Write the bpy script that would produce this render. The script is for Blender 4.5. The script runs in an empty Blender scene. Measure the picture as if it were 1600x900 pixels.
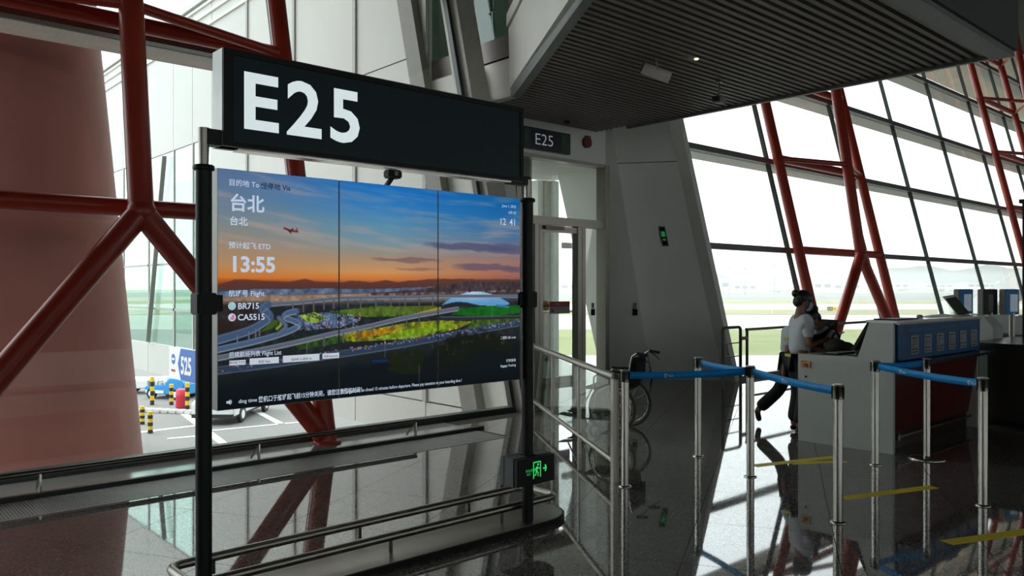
import bpy, bmesh, math, random
import numpy as np
from mathutils import Vector, Matrix, noise
R = math.radians
random.seed(7)
sc = bpy.context.scene
C = sc.collection
# axes: +X runs along the glass facade, +Y points out through it, +Z up. Metres.

# ------------------------------------------------------------------ camera, sky, exposure
cam_d = bpy.data.cameras.new('camera'); cam = bpy.data.objects.new('camera', cam_d); C.objects.link(cam)
cam.location = (0, 0, 1.65); cam.rotation_euler = (R(90), 0, R(48.1 - 90))
cam_d.sensor_width = 36; cam_d.lens = 28.0; cam_d.clip_start = .05; cam_d.clip_end = 6000
sc.camera = cam
w = bpy.data.worlds.new('world'); sc.world = w; w.use_nodes = True
wn = w.node_tree.nodes; wl = w.node_tree.links; wn.clear()
wo = wn.new('ShaderNodeOutputWorld'); bg = wn.new('ShaderNodeBackground'); bg.inputs[1].default_value = 1.12
tc = wn.new('ShaderNodeTexCoord'); sx = wn.new('ShaderNodeSeparateXYZ'); cr = wn.new('ShaderNodeValToRGB')
wl.new(tc.outputs['Generated'], sx.inputs[0]); wl.new(sx.outputs[2], cr.inputs[0])
cr.color_ramp.elements[0].position = 0.0; cr.color_ramp.elements[0].color = (.90, .93, .93, 1)
cr.color_ramp.elements[1].position = .55; cr.color_ramp.elements[1].color = (.84, .92, .98, 1)
wl.new(cr.outputs[0], bg.inputs[0]); wl.new(bg.outputs[0], wo.inputs[0])
sun_d = bpy.data.lights.new('hazy_sun', 'SUN'); sun = bpy.data.objects.new('hazy_sun', sun_d); C.objects.link(sun)
sun_d.energy = .5; sun_d.angle = R(25); sun_d.color = (1, .96, .88)
sun.rotation_euler = (R(42), 0, R(200))          # high, hazy, from behind the terminal roof
sc.view_settings.view_transform = 'Standard'; sc.view_settings.look = 'None'
sc.view_settings.exposure = 1.5; sc.view_settings.gamma = 1.0; sc.view_settings.use_curve_mapping = False
cy = sc.cycles
cy.max_bounces = 10; cy.diffuse_bounces = 4; cy.glossy_bounces = 5; cy.transmission_bounces = 6
cy.transparent_max_bounces = 40; cy.volume_bounces = 3; cy.use_denoising = True
cy.sample_clamp_indirect = 6; cy.caustics_reflective = False; cy.caustics_refractive = False

# ------------------------------------------------------------------ materials
EMK = 2**-1.5        # lamps and screens are set against the camera exposure
M = {}
def mat(name, col, rough=.5, metal=0., var=.06, scale=8., spec=.5, emit=None, es=1., bump=0., coat=0., ior=None, transl=0., stretch=None):
    m = bpy.data.materials.new(name); m.use_nodes = True; M[name] = m
    nt = m.node_tree; b = nt.nodes['Principled BSDF']
    tex = nt.nodes.new('ShaderNodeTexCoord'); nz = nt.nodes.new('ShaderNodeTexNoise')
    nz.inputs['Scale'].default_value = scale; nz.inputs['Detail'].default_value = 4
    src = tex.outputs['Object']
    if stretch:
        mp = nt.nodes.new('ShaderNodeMapping'); mp.inputs['Scale'].default_value = stretch
        nt.links.new(src, mp.inputs[0]); src = mp.outputs[0]
    nt.links.new(src, nz.inputs['Vector'])
    rp = nt.nodes.new('ShaderNodeValToRGB')
    rp.color_ramp.elements[0].position = .3; rp.color_ramp.elements[1].position = .7
    rp.color_ramp.elements[0].color = tuple(max(0, c*(1-var)) for c in col) + (1,)
    rp.color_ramp.elements[1].color = tuple(min(1, c*(1+var)) for c in col) + (1,)
    nt.links.new(nz.outputs[0], rp.inputs[0]); nt.links.new(rp.outputs[0], b.inputs['Base Color'])
    b.inputs['Roughness'].default_value = rough; b.inputs['Metallic'].default_value = metal
    b.inputs['Specular IOR Level'].default_value = spec
    if ior: b.inputs['IOR'].default_value = ior
    if coat: b.inputs['Coat Weight'].default_value = coat; b.inputs['Coat Roughness'].default_value = .05
    if emit: b.inputs['Emission Color'].default_value = tuple(emit) + (1,); b.inputs['Emission Strength'].default_value = es*EMK
    if bump:
        bp = nt.nodes.new('ShaderNodeBump'); bp.inputs['Strength'].default_value = bump
        nt.links.new(nz.outputs[0], bp.inputs['Height']); nt.links.new(bp.outputs[0], b.inputs['Normal'])
    if transl:
        t = nt.nodes.new('ShaderNodeBsdfTranslucent'); mx = nt.nodes.new('ShaderNodeMixShader'); mx.inputs[0].default_value = transl
        nt.links.new(rp.outputs[0], t.inputs[0]); nt.links.new(b.outputs[0], mx.inputs[1]); nt.links.new(t.outputs[0], mx.inputs[2])
        nt.links.new(mx.outputs[0], nt.nodes['Material Output'].inputs[0])
    return m
def glass(name, tint, f0=.04):
    m = bpy.data.materials.new(name); m.use_nodes = True; M[name] = m
    nt = m.node_tree; N = nt.nodes; L = nt.links; N.remove(N['Principled BSDF'])
    lw = N.new('ShaderNodeLayerWeight'); lw.inputs[0].default_value = .5
    p = N.new('ShaderNodeMath'); p.operation = 'POWER'; p.inputs[1].default_value = 5
    q = N.new('ShaderNodeMath'); q.operation = 'MULTIPLY_ADD'; q.inputs[1].default_value = 1-f0; q.inputs[2].default_value = f0
    L.new(lw.outputs['Facing'], p.inputs[0]); L.new(p.outputs[0], q.inputs[0])
    t = N.new('ShaderNodeBsdfTransparent'); t.inputs[0].default_value = tuple(tint) + (1,)
    g = N.new('ShaderNodeBsdfGlossy'); g.inputs['Roughness'].default_value = 0.0
    nz = N.new('ShaderNodeTexNoise'); nz.inputs['Scale'].default_value = .35
    bp = N.new('ShaderNodeBump'); bp.inputs['Strength'].default_value = .04; bp.inputs['Distance'].default_value = .05
    L.new(nz.outputs[0], bp.inputs['Height']); L.new(bp.outputs[0], g.inputs['Normal'])
    mx = N.new('ShaderNodeMixShader'); L.new(q.outputs[0], mx.inputs[0]); L.new(t.outputs[0], mx.inputs[1]); L.new(g.outputs[0], mx.inputs[2])
    L.new(mx.outputs[0], N['Material Output'].inputs[0]); return m
def granite(name):
    m = bpy.data.materials.new(name); m.use_nodes = True; M[name] = m
    nt = m.node_tree; N = nt.nodes; L = nt.links; b = N['Principled BSDF']
    g = N.new('ShaderNodeNewGeometry'); v = N.new('ShaderNodeTexVoronoi'); v.inputs['Scale'].default_value = 130
    n2 = N.new('ShaderNodeTexNoise'); n2.inputs['Scale'].default_value = 55; n2.inputs['Detail'].default_value = 5
    L.new(g.outputs['Position'], v.inputs['Vector']); L.new(g.outputs['Position'], n2.inputs['Vector'])
    s = N.new('ShaderNodeSeparateColor'); L.new(v.outputs['Color'], s.inputs[0])
    ad = N.new('ShaderNodeMath'); ad.operation = 'MULTIPLY_ADD'; ad.inputs[1].default_value = .5; L.new(s.outputs[0], ad.inputs[0])
    ml = N.new('ShaderNodeMath'); ml.operation = 'MULTIPLY'; ml.inputs[1].default_value = .5; L.new(n2.outputs[0], ml.inputs[0]); L.new(ml.outputs[0], ad.inputs[2])
    r = N.new('ShaderNodeValToRGB'); e = r.color_ramp.elements
    e[0].position = .25; e[0].color = (.05, .046, .042, 1); e[1].position = .75; e[1].color = (.27, .255, .235, 1)
    x = e.new(.5); x.color = (.13, .122, .113, 1)
    L.new(ad.outputs[0], r.inputs[0])
    oi = N.new('ShaderNodeObjectInfo'); hs = N.new('ShaderNodeHueSaturation'); mr = N.new('ShaderNodeMapRange')
    mr.inputs['To Min'].default_value = .88; mr.inputs['To Max'].default_value = 1.12
    L.new(oi.outputs['Random'], mr.inputs[0]); L.new(mr.outputs[0], hs.inputs['Value']); L.new(r.outputs[0], hs.inputs['Color'])
    L.new(hs.outputs[0], b.inputs['Base Color'])
    n3 = N.new('ShaderNodeTexNoise'); n3.inputs['Scale'].default_value = 1.6; L.new(g.outputs['Position'], n3.inputs['Vector'])
    m3 = N.new('ShaderNodeMapRange'); m3.inputs['To Min'].default_value = .015; m3.inputs['To Max'].default_value = .05
    L.new(n3.outputs[0], m3.inputs[0]); L.new(m3.outputs[0], b.inputs['Roughness'])
    b.inputs['IOR'].default_value = 3.4
    return m
granite('granite')
mat('grout', (.03, .028, .026), .8)
mat('grille', (.30, .30, .29), .5, .3)
mat('dark_edge', (.02, .02, .02), .5)
mat('stone_sill', (.30, .31, .30), .12, var=.1, scale=40)
mat('red_steel', (.38, .034, .016), .35, var=.08, scale=3, coat=.15)
mat('red_column', (.52, .20, .17), .5, var=.12, scale=.8)
mat('mullion', (.045, .06, .055), .4)
mat('transom', (.16, .165, .165), .45, .3)
mat('blade', (.80, .78, .72), .6, stretch=(9, 1, 1), scale=4, var=.08)
mat('beam_dark', (.075, .08, .08), .5)
mat('white_panel', (.87, .89, .84), .32, var=.03, scale=1.2)
mat('white_cladding', (.60, .61, .57), .5, var=.03, scale=.6)
mat('leg_grey', (.20, .19, .165), .5)
mat('pilaster', (.55, .55, .50), .45)
mat('frame_brown', (.16, .14, .125), .4, .3)
mat('steel', (.55, .53, .48), .22, 1., var=.05, stretch=(1, 1, 30))
mat('steel_dull', (.34, .32, .28), .34, 1., var=.06, stretch=(1, 1, 20))
mat('steel_dark', (.12, .11, .10), .3, .9)
mat('slat', (.32, .295, .26), .55, .0, var=.05)
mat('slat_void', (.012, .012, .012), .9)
mat('fascia', (.78, .77, .70), .4, var=.03, scale=1.5)
mat('fascia_grey', (.22, .24, .235), .45)
mat('roof_dark', (.05, .048, .044), .8)
mat('soffit', (.88, .78, .65), .8, var=.08, stretch=(.4, 6, 1), scale=2)
mat('hall_wall', (.42, .41, .39), .8)
mat('black_metal', (.010, .010, .011), .4, var=.1, spec=.22)
mat('black_plastic', (.012, .012, .013), .5, spec=.25)
mat('sign_face', (.003, .007, .008), .4, spec=.15, emit=(.3, .6, .65), es=.008)
mat('sign_side', (.55, .56, .55), .35, .3)
mat('sign_white', (.7, .75, .76), .4, emit=(.66, .76, .78), es=.85)
mat('screen_text', (.1, .1, .1), .4, emit=(.62, .74, .92), es=.75)
mat('screen_text_dark', (.01, .01, .01), .5, spec=.1, emit=(.008, .018, .05), es=1.)
mat('screen_box', (.1, .1, .1), .4, emit=(.62, .68, .76), es=.8)
mat('logo_green', (.1, .1, .1), .4, emit=(.20, .48, .46), es=1.)
mat('logo_red', (.1, .1, .1), .4, emit=(.55, .05, .16), es=1.)
mat('screen_side', (.42, .42, .40), .4, .2)
mat('exit_green', (.02, .2, .06), .4, emit=(.02, .62, .11), es=1.1)
mat('sign_picto', (.05, .12, .07), .5)
mat('pale_trim', (.40, .42, .40), .5)
mat('strip_green', (.01, .10, .04), .4, emit=(.01, .16, .045), es=.8)
mat('exit_green_dim', (.02, .12, .05), .4, emit=(.02, .40, .09), es=.8)
mat('exit_box', (.075, .078, .08), .45, .2)
mat('blue_belt', (.0, .36, .80), .5, transl=.3, var=.04)
mat('belt_white', (.75, .8, .85), .6)
mat('counter_white', (.52, .54, .51), .4, var=.02)
mat('counter_red', (.085, .010, .010), .35)
mat('counter_blue', (.006, .085, .23), .4, var=.05, scale=3, spec=.25)
mat('counter_top', (.82, .83, .80), .14)
mat('bird_print', (.13, .05, .10), .6)
mat('sheet', (.26, .28, .28), .6)
mat('sheet_ink', (.03, .05, .07), .7)
mat('blue_ink', (.04, .19, .36), .6)
mat('orange_plate', (.62, .36, .12), .45)
mat('grey_plastic', (.28, .28, .27), .45)
mat('paper', (.85, .85, .82), .7)
mat('ledge', (.035, .04, .045), .25, .3)
mat('end_panel', (.34, .47, .42), .25)
mat('screen_off', (.012, .022, .014), .25)
mat('kiosk_blue', (.006, .035, .075), .4, spec=.2, emit=(.006, .045, .10), es=.5)
mat('kiosk_view', (.1, .12, .14), .3, emit=(.16, .21, .25), es=.7)
mat('dark_brown', (.018, .011, .010), .4)
mat('paddle', (.78, .85, .81), .35)
mat('yellow_tape', (.80, .62, .03), .6)
mat('tyre', (.10, .095, .085), .7)
mat('chair_fabric', (.010, .011, .014), .8)
mat('chair_blue', (.02, .06, .16), .7)
mat('skin', (.30, .15, .10), .55)
mat('shirt', (.68, .72, .76), .75)
mat('hi_vis', (.55, .72, .05), .6)
mat('trousers', (.012, .012, .014), .8)
mat('vest', (.030, .010, .012), .8)
mat('hair', (.008, .007, .007), .45)
mat('mask', (.33, .52, .60), .8)
mat('shoe', (.01, .01, .01), .35)
mat('grey_cloth', (.10, .095, .09), .8)
mat('red_alarm', (.35, .02, .02), .4)
mat('alarm_dark', (.17, .014, .012), .5)
mat('kiosk_case', (.42, .41, .39), .5)
mat('sign_navy', (.006, .010, .028), .35)
mat('sign_lit', (.4, .42, .45), .4, emit=(.30, .32, .35), es=.55)
mat('sign_green', (.02, .06, .03), .4)
mat('sign_yellow', (.55, .30, .02), .5)
mat('sign_red', (.35, .025, .03), .5)
mat('sign_grey', (.30, .31, .32), .5)
mat('lamp_on', (.9, .9, .7), .4, emit=(1, .95, .55), es=3.)
mat('tarmac', (.22, .215, .20), .85, var=.1, scale=.05)
mat('concrete', (.45, .43, .385), .85, var=.05, scale=.02)
mat('grass', (.20, .225, .09), .9, var=.2, scale=.08)
mat('grass_dry', (.25, .245, .12), .9, var=.15, scale=.05)
mat('runway', (.19, .20, .205), .85)
mat('road_paint', (.8, .8, .78), .7)
mat('kerb', (.55, .54, .50), .8)
mat('hills', (.10, .12, .11), .9, var=.2, scale=.01)
mat('far_wall', (.55, .55, .53), .8)
mat('far_roof', (.30, .32, .33), .7)
mat('far_glass', (.08, .10, .12), .3)
mat('aircraft_white', (.80, .80, .80), .35)
mat('aircraft_red', (.65, .04, .05), .35)
mat('van_white', (.80, .80, .78), .35)
mat('van_glass', (.02, .025, .03), .15)
mat('truck_blue', (.02, .28, .62), .4)
mat('stand_blue', (.03, .12, .42), .45)
mat('bollard_black', (.02, .02, .02), .5)
mat('bollard_yellow', (.75, .50, .02), .5)
mat('barrel_red', (.60, .03, .06), .45)
mat('rubber', (.015, .015, .015), .7)
glass('clear_glass', (.955, .975, .965))
glass('green_glass', (.72, .86, .80), .06)
glass('rail_glass', (.86, .91, .885), .05)
# picture on the screens: vertex colours shown by the display
def picture_mat():
    m = bpy.data.materials.new('picture'); m.use_nodes = True; M['picture'] = m
    nt = m.node_tree; b = nt.nodes['Principled BSDF']; a = nt.nodes.new('ShaderNodeVertexColor'); a.layer_name = 'pic'
    b.inputs['Base Color'].default_value = (.004, .004, .004, 1); b.inputs['Roughness'].default_value = .35; b.inputs['Specular IOR Level'].default_value = .12
    nt.links.new(a.outputs[0], b.inputs['Emission Color']); b.inputs['Emission Strength'].default_value = .92*EMK
picture_mat()

# ------------------------------------------------------------------ helpers
def link(o, parent=None):
    C.objects.link(o)
    if parent is not None:
        o.parent = parent
        if parent.type == 'EMPTY' and parent.get('_w'): o.matrix_parent_inverse = Matrix.Translation(-Vector(parent.location))
    return o
class MB:
    def __init__(s): s.v = []; s.f = []; s.sm = []
    def add(s, vs, fs, smooth=False):
        n = len(s.v); s.v += [tuple(v) for v in vs]; s.f += [tuple(i+n for i in f) for f in fs]; s.sm += [smooth]*len(fs); return s
    def box(s, x0, x1, y0, y1, z0, z1):
        return s.hexa([(x0,y0,z0),(x1,y0,z0),(x1,y1,z0),(x0,y1,z0)], [(x0,y0,z1),(x1,y0,z1),(x1,y1,z1),(x0,y1,z1)])
    def hexa(s, lo, hi):
        return s.add(list(lo)+list(hi), [(3,2,1,0),(4,5,6,7),(0,1,5,4),(1,2,6,5),(2,3,7,6),(3,0,4,7)])
    def prism(s, poly, z0, z1):
        n = len(poly); vs = [(x,y,z0) for x,y in poly]+[(x,y,z1) for x,y in poly]
        return s.add(vs, [tuple(range(n-1,-1,-1)), tuple(range(n,2*n))]+[(i,(i+1)%n,n+(i+1)%n,n+i) for i in range(n)])
    def slab(s, poly, off):
        n = len(poly); o = Vector(off); vs = [Vector(p) for p in poly]; vs += [p+o for p in vs]
        return s.add(vs, [tuple(range(n-1,-1,-1)), tuple(range(n,2*n))]+[(i,(i+1)%n,n+(i+1)%n,n+i) for i in range(n)])
    def bar(s, a, b, w, h, up=(0,0,1)):
        a = Vector(a); b = Vector(b); d = (b-a).normalized(); u = Vector(up); sd = d.cross(u)
        if sd.length < 1e-4: sd = d.cross(Vector((1,0,0)))
        sd.normalize(); u = sd.cross(d).normalized(); sd = sd*w/2; u = u*h/2
        return s.hexa([a-sd-u, a+sd-u, a+sd+u, a-sd+u][::-1], [b-sd-u, b+sd-u, b+sd+u, b-sd+u][::-1])
    def tube(s, pts, r, n=10, closed=False, caps=True):
        P = [Vector(p) for p in pts]; m = len(P); rs = r if isinstance(r, (list, tuple)) else [r]*m
        T = []
        for i in range(m):
            a = P[(i-1) % m] if (closed or i) else P[i]; b = P[(i+1) % m] if (closed or i < m-1) else P[i]
            T.append((b-a).normalized())
        u = T[0].orthogonal().normalized(); vs = []
        for i in range(m):
            u = (u - T[i]*u.dot(T[i])).normalized(); v = T[i].cross(u)
            for k in range(n):
                t = 2*math.pi*k/n; vs.append(P[i]+(u*math.cos(t)+v*math.sin(t))*rs[i])
        fs = []
        for i in range(m if closed else m-1):
            j = (i+1) % m
            for k in range(n): fs.append((i*n+k, i*n+(k+1)%n, j*n+(k+1)%n, j*n+k))
        s.add(vs, fs, True)
        if caps and not closed:
            s.add([vs[k] for k in range(n)], [tuple(range(n-1,-1,-1))]); s.add([vs[(m-1)*n+k] for k in range(n)], [tuple(range(n))])
        return s
    def lathe(s, prof, c=(0,0,0), n=20, smooth=True):
        vs = []; m = len(prof); c = Vector(c)
        for r, z in prof:
            for k in range(n): t = 2*math.pi*k/n; vs.append(c+Vector((r*math.cos(t), r*math.sin(t), z)))
        fs = [(i*n+k, i*n+(k+1)%n, (i+1)*n+(k+1)%n, (i+1)*n+k) for i in range(m-1) for k in range(n)]
        s.add(vs, fs, smooth); s.add(vs[:n], [tuple(range(n-1,-1,-1))]); s.add(vs[-n:], [tuple(range(n))]); return s
    def ball(s, c, rad, seg=14, rings=9, rot=None, zcut=None):
        c = Vector(c); vs = []; rx, ry, rz = rad if isinstance(rad, (tuple, list)) else (rad,)*3
        for i in range(rings+1):
            p = math.pi*i/rings - math.pi/2
            for k in range(seg):
                t = 2*math.pi*k/seg; q = Vector((rx*math.cos(p)*math.cos(t), ry*math.cos(p)*math.sin(t), rz*math.sin(p)))
                if rot: q = rot @ q
                vs.append(c+q)
        return s.add(vs, [(i*seg+k, i*seg+(k+1)%seg, (i+1)*seg+(k+1)%seg, (i+1)*seg+k) for i in range(rings) for k in range(seg)], True)
    def build(s, name, m, parent=None, bevel=0, kind=None):
        me = bpy.data.meshes.new(name); me.from_pydata(s.v, [], s.f)
        me.polygons.foreach_set('use_smooth', s.sm); me.materials.append(M[m]); me.validate(); me.update()
        o = bpy.data.objects.new(name, me); link(o, parent)
        if bevel:
            b = bmesh.new(); b.from_mesh(me); bmesh.ops.remove_doubles(b, verts=b.verts, dist=1e-5)
            bmesh.ops.bevel(b, geom=[e for e in b.edges if e.calc_face_angle(0) > .5], offset=bevel, segments=2, affect='EDGES', clamp_overlap=True)
            b.to_mesh(me); b.free()
        if kind: o['kind'] = kind
        return o
def thing(name, label, cat, loc=(0,0,0), group=None, rz=0, world=True):
    o = bpy.data.objects.new(name, None); o.location = loc; o.rotation_euler = (0,0,rz); o.empty_display_size = .1
    C.objects.link(o); o['label'] = label; o['category'] = cat
    if world: o['_w'] = 1
    if group: o['group'] = group
    return o
def tag(o, label, cat, group=None):
    o['label'] = label; o['category'] = cat
    if group: o['group'] = group
    return o
def struct(name, loc=(0,0,0)):
    o = bpy.data.objects.new(name, None); o.location = loc; C.objects.link(o); o['kind'] = 'structure'; o['_w'] = 1; return o
def S(name, mb, m, bevel=0): return mb.build(name, m, None, bevel, 'structure')
def kids(o): return [c for c in o.children]
def dup(root, loc, rz=None, label=None):
    def cp(o, par):
        c = o.copy(); C.objects.link(c)
        if par is not None: c.parent = par
        for k in list(o.children): cp(k, c)
        return c
    r = cp(root, None); r.location = loc
    if rz is not None: r.rotation_euler = (0,0,rz)
    if label: r['label'] = label
    return r
def text(body, size, org, right, up, m, parent, name='lettering', bold=0., align='LEFT', sx=1., ext=.0008, font_h=.73, space=1.):
    """flat print: cap height = size, lower-left (or lower-right) corner at org"""
    c = bpy.data.curves.new('t', 'FONT'); c.body = body; c.size = 1; c.align_x = align; c.offset = bold; c.resolution_u = 3; c.space_character = space
    o = bpy.data.objects.new('t', c); C.objects.link(o)
    me = bpy.data.meshes.new_from_object(o.evaluated_get(bpy.context.evaluated_depsgraph_get()))
    bpy.data.objects.remove(o); bpy.data.curves.remove(c)
    k = size/font_h; rt = Vector(right).normalized(); u = Vector(up).normalized(); n = rt.cross(u); O = Vector(org)+n*ext
    for v in me.vertices: v.co = O + rt*(v.co.x*k*sx) + u*(v.co.y*k)
    me.name = name; me.materials.clear(); me.materials.append(M[m])
    ob = bpy.data.objects.new(name, me); return link(ob, parent)
def arc(c, r, a0, a1, n, ax=(1,0,0), ay=(0,1,0)):
    c = Vector(c); ax = Vector(ax); ay = Vector(ay)
    return [c+ax*(r*math.cos(a0+(a1-a0)*i/n))+ay*(r*math.sin(a0+(a1-a0)*i/n)) for i in range(n+1)]
def clip(poly, a, b):           # keep the left side of a->b
    out = []; d = (b[0]-a[0], b[1]-a[1])
    f = lambda p: d[0]*(p[1]-a[1]) - d[1]*(p[0]-a[0])
    for i in range(len(poly)):
        p, q = poly[i], poly[(i+1) % len(poly)]; fp, fq = f(p), f(q)
        if fp >= 0: out.append(p)
        if (fp > 0 and fq < 0) or (fp < 0 and fq > 0):
            t = fp/(fp-fq); out.append((p[0]+t*(q[0]-p[0]), p[1]+t*(q[1]-p[1])))
    return out
def lean(h, n0=7.93, k=.25): return n0 + k*h

# ================================================================== SETTING
# ---- floor: 0.9 m polished granite tiles laid at 30 degrees to the facade
floor = struct('floor')
hall = [(-40,-22),(60,-22),(60,7.93),(-40,7.93)]
MB().prism([(-40,-22),(60,-22),(60,7.2),(-40,7.2)], -.12, -.006).build('grout_bed', 'grout', floor)
MB().prism([(5.9,7.2),(60,7.2),(60,7.93),(12.4,7.93),(11.1,9.8),(8.9,9.8),(7.6,7.93),(5.9,7.93)], -.12, -.006).build('grout_bed', 'grout', floor)
regs = [[(-40,-22),(5.9,-22),(5.9,6.58),(-40,6.58)], [(5.9,-22),(60,-22),(60,7.93),(5.9,7.93)], [(7.6,7.93),(12.4,7.93),(11.1,9.8),(8.9,9.8)]]
ta = R(48.1-18.7); e1 = Vector((math.cos(ta), math.sin(ta))); e2 = Vector((-math.sin(ta), math.cos(ta)))
tiles = []; g = .0022; fw = Vector((math.cos(R(48.1)), math.sin(R(48.1))))
for i in range(-60, 80):
    for j in range(-70, 60):
        u0 = .35+.9*i; v0 = 1.47+.9*j-1.8
        sq = [e1*a+e2*b for a, b in ((u0+g,v0+g),(u0+.9-g,v0+g),(u0+.9-g,v0+.9-g),(u0+g,v0+.9-g))]
        sq = [(p.x,p.y) for p in sq]; cx = sum(p[0] for p in sq)/4; cyy = sum(p[1] for p in sq)/4
        if not (-42 < cx < 62 and -24 < cyy < 11): continue
        pcs = []
        for r in regs:
            q = sq
            for k in range(4):
                if len(q) >= 3: q = clip(q, r[k], r[(k+1)%4])
            if len(q) >= 3:
                ar = abs(sum(q[k][0]*q[(k+1)%len(q)][1]-q[(k+1)%len(q)][0]*q[k][1] for k in range(len(q))))/2
                if ar > .002: pcs.append((q, ar))
        if pcs:
            d = Vector((cx, cyy)); z = d.dot(fw); l = abs(d.x*fw.y-d.y*fw.x)
            vis = z > 3.6 and l < z*.66+.7
            tiles.append((0 if vis else 1, z, cx, cyy, pcs))
tiles.sort(key=lambda t: (t[0], t[1]))
full = None; stuff = MB()
for n, (nv, z, cx, cyy, pcs) in enumerate(tiles):
    if n < 298 and not nv:
        if sum(a for _, a in pcs) > .78 and len(pcs) == 1:
            if full is None:
                sq = [(e1*a+e2*b) for a, b in ((-.45+g,-.45+g),(.45-g,-.45+g),(.45-g,.45-g),(-.45+g,.45-g))]
                ob = MB().prism([(p.x,p.y) for p in sq], -.012, 0).build('tile', 'granite', floor); full = ob.data
            else:
                ob = link(bpy.data.objects.new('tile', full), floor)
            ob.location = (cx, cyy, 0)
        else:
            mb = MB()
            for q, a in pcs: mb.prism(q, -.012, 0)
            mb.build('tile', 'granite', floor)
    else:
        for q, a in pcs: stuff.prism(q, -.012, 0)
stuff.build('far_tiles', 'granite', floor, kind='stuff')
# ---- air grille along the window, upstand and stone sill
gr = struct('trim_1', (0,6.9,0))
MB().prism([(-40,6.6),(5.86,6.6),(5.98,7.16),(-40,7.16)], -.1, -.02).build('grille_tray', 'dark_edge', gr)
gb = MB(); x = -7.98
while x < 5.84:
    gb.box(x, x+.017, 6.62, 7.15, -.02, .0); x += .022
gb.build('grille_bars', 'grille', gr, kind='stuff')
MB().box(-40,5.88,6.585,6.62,-.1,.003).build('grille_edge', 'grille', gr)
MB().box(-40,5.98,7.15,7.2,-.1,.035).build('upstand', 'dark_edge', gr)
S('trim_2', MB().prism([(-40,7.2),(5.9,7.2),(5.9,7.93),(-40,7.93)], -.12, .0), 'stone_sill')
# ---- hall shell out of view
wbk = struct('wall_back', (10,-22,0))
MB().box(-40,60,-22.3,-22,0,2.2).build('wall_panel','hall_wall',wbk); MB().box(-40,60,-22.3,-22,6.5,11.7).build('wall_panel','hall_wall',wbk)
for k in range(11): MB().box(-40+9.7*k,-34.2+9.7*k,-22.3,-22,2.2,6.5).build('wall_panel','hall_wall',wbk)  # gaps between these unseen panels added, sized to let fill light into the hall
S('wall_left', MB().box(-40.3,-40,-22,7.9,0,11.7), 'hall_wall')
S('wall_right', MB().box(60,60.3,-22,7.9,0,11.7), 'hall_wall')
S('ceiling', MB().box(-40.3,74,-22.3,10.8,11.7,12.0), 'roof_dark')
S('trim_3', MB().prism([(-40,10.75),(74,10.75),(74,15.2),(-40,15.2)], 11.74, 12.1), 'soffit')

# ---- leaning glass facade
ROWS = [0, 2.43, 4.34, 6.24, 8.13, 10.0, 11.7]
def facade(name, bays):
    st = struct(name, (bays[0], 7.93, 0))
    for D in bays:
        MB().hexa([(D-.028,lean(0)-.05,0),(D+.028,lean(0)-.05,0),(D+.028,lean(0)+.04,0),(D-.028,lean(0)+.04,0)],
                  [(D-.028,lean(11.7)-.05,11.7),(D+.028,lean(11.7)-.05,11.7),(D+.028,lean(11.7)+.04,11.7),(D-.028,lean(11.7)+.04,11.7)]).build('mullion', 'mullion', st)
    a, b = bays[0], bays[-1]
    for h in ROWS:
        if h == 0: MB().box(a,b,lean(0)-.06,lean(0)+.08,0,.07).build('sill_rail','mullion',st); continue
        n = lean(h)
        MB().box(a,b,n-.1,n+.05,h-.055,h+.055).build('transom','transom',st)
        if h > 2.5 and h < 11: MB().box(a,b,n+.07,n+.6,h-.06,h-.035).build('sunshade_blade','blade',st)
    for i in range(len(bays)-1):
        for k in range(len(ROWS)-1):
            h0, h1 = ROWS[k], ROWS[k+1]; x0, x1 = bays[i]+.01, bays[i+1]-.01
            MB().slab([(x0,lean(h0),h0),(x1,lean(h0),h0),(x1,lean(h1),h1),(x0,lean(h1),h1)], (0,.014,0)).build('glass_pane','clear_glass',st)
    return st
facade('window_1', [-40.0,-36.4,-32.7,-29.0,-25.3,-21.6,-17.9,-14.2,-10.5,-6.8,-3.1,.58,4.29,7.12])
facade('window_2', [12.45,15.4,19.05,22.75,26.4,30.05,33.7,37.4,41.1,44.8,48.5,52.2,55.9,59.6])

# ---- gate block: pilaster, splayed walls, door wall
def leanbox(mb, x0, x1, n0, n1, h0, h1, k=.25):
    return mb.hexa([(x0,n0+k*h0,h0),(x1,n0+k*h0,h0),(x1,n1+k*h0,h0),(x0,n1+k*h0,h0)], [(x0,n0+k*h1,h1),(x1,n0+k*h1,h1),(x1,n1+k*h1,h1),(x0,n1+k*h1,h1)])
S('trim_4', leanbox(MB(), 7.16, 7.50, 7.74, 8.1, 0, 9.), 'pilaster')
S('trim_5', leanbox(MB(), 12.28, 12.42, 7.80, 8.05, 0, 8.), 'white_panel')
wr = struct('wall_right_gate', (11.8,8.5,0))
k0 = lambda h: (11.55, 9.08+.25*h, h)
def quadslab(name, p, m, par, off): return MB().slab(p, off).build(name, m, par)
for h0, h1 in ((0,4.02),(4.035,5.6)):
    quadslab('wall_panel', [(12.36,lean(h0),h0),(11.565,9.08+.25*h0,h0),(11.565,9.08+.25*h1,h1),(12.36,lean(h1),h1)], 'white_panel', wr, (.1,.06,0))
quadslab('wall_panel', [(11.545,9.08,0),(11.12,9.8,0),(11.12,9.8,5.4),(11.545,9.08+.25*5.4,5.4)], 'white_panel', wr, (.1,.12,0))
quadslab('wall_core', [(12.36+.1,lean(0)+.06,0),(11.565+.1,9.08+.06,0),(11.565+.1,9.08+.25*5.6+.06,5.6),(12.36+.1,lean(5.6)+.06,5.6)], 'white_panel', wr, (.05,.03,0))
MB().tube([(11.548,9.07,0),(11.548,9.07+.25*4.5,4.5)], .018, 6).build('joint', 'dark_edge', wr)
wlg = struct('wall_left_gate', (8.2,8.8,0))
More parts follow.
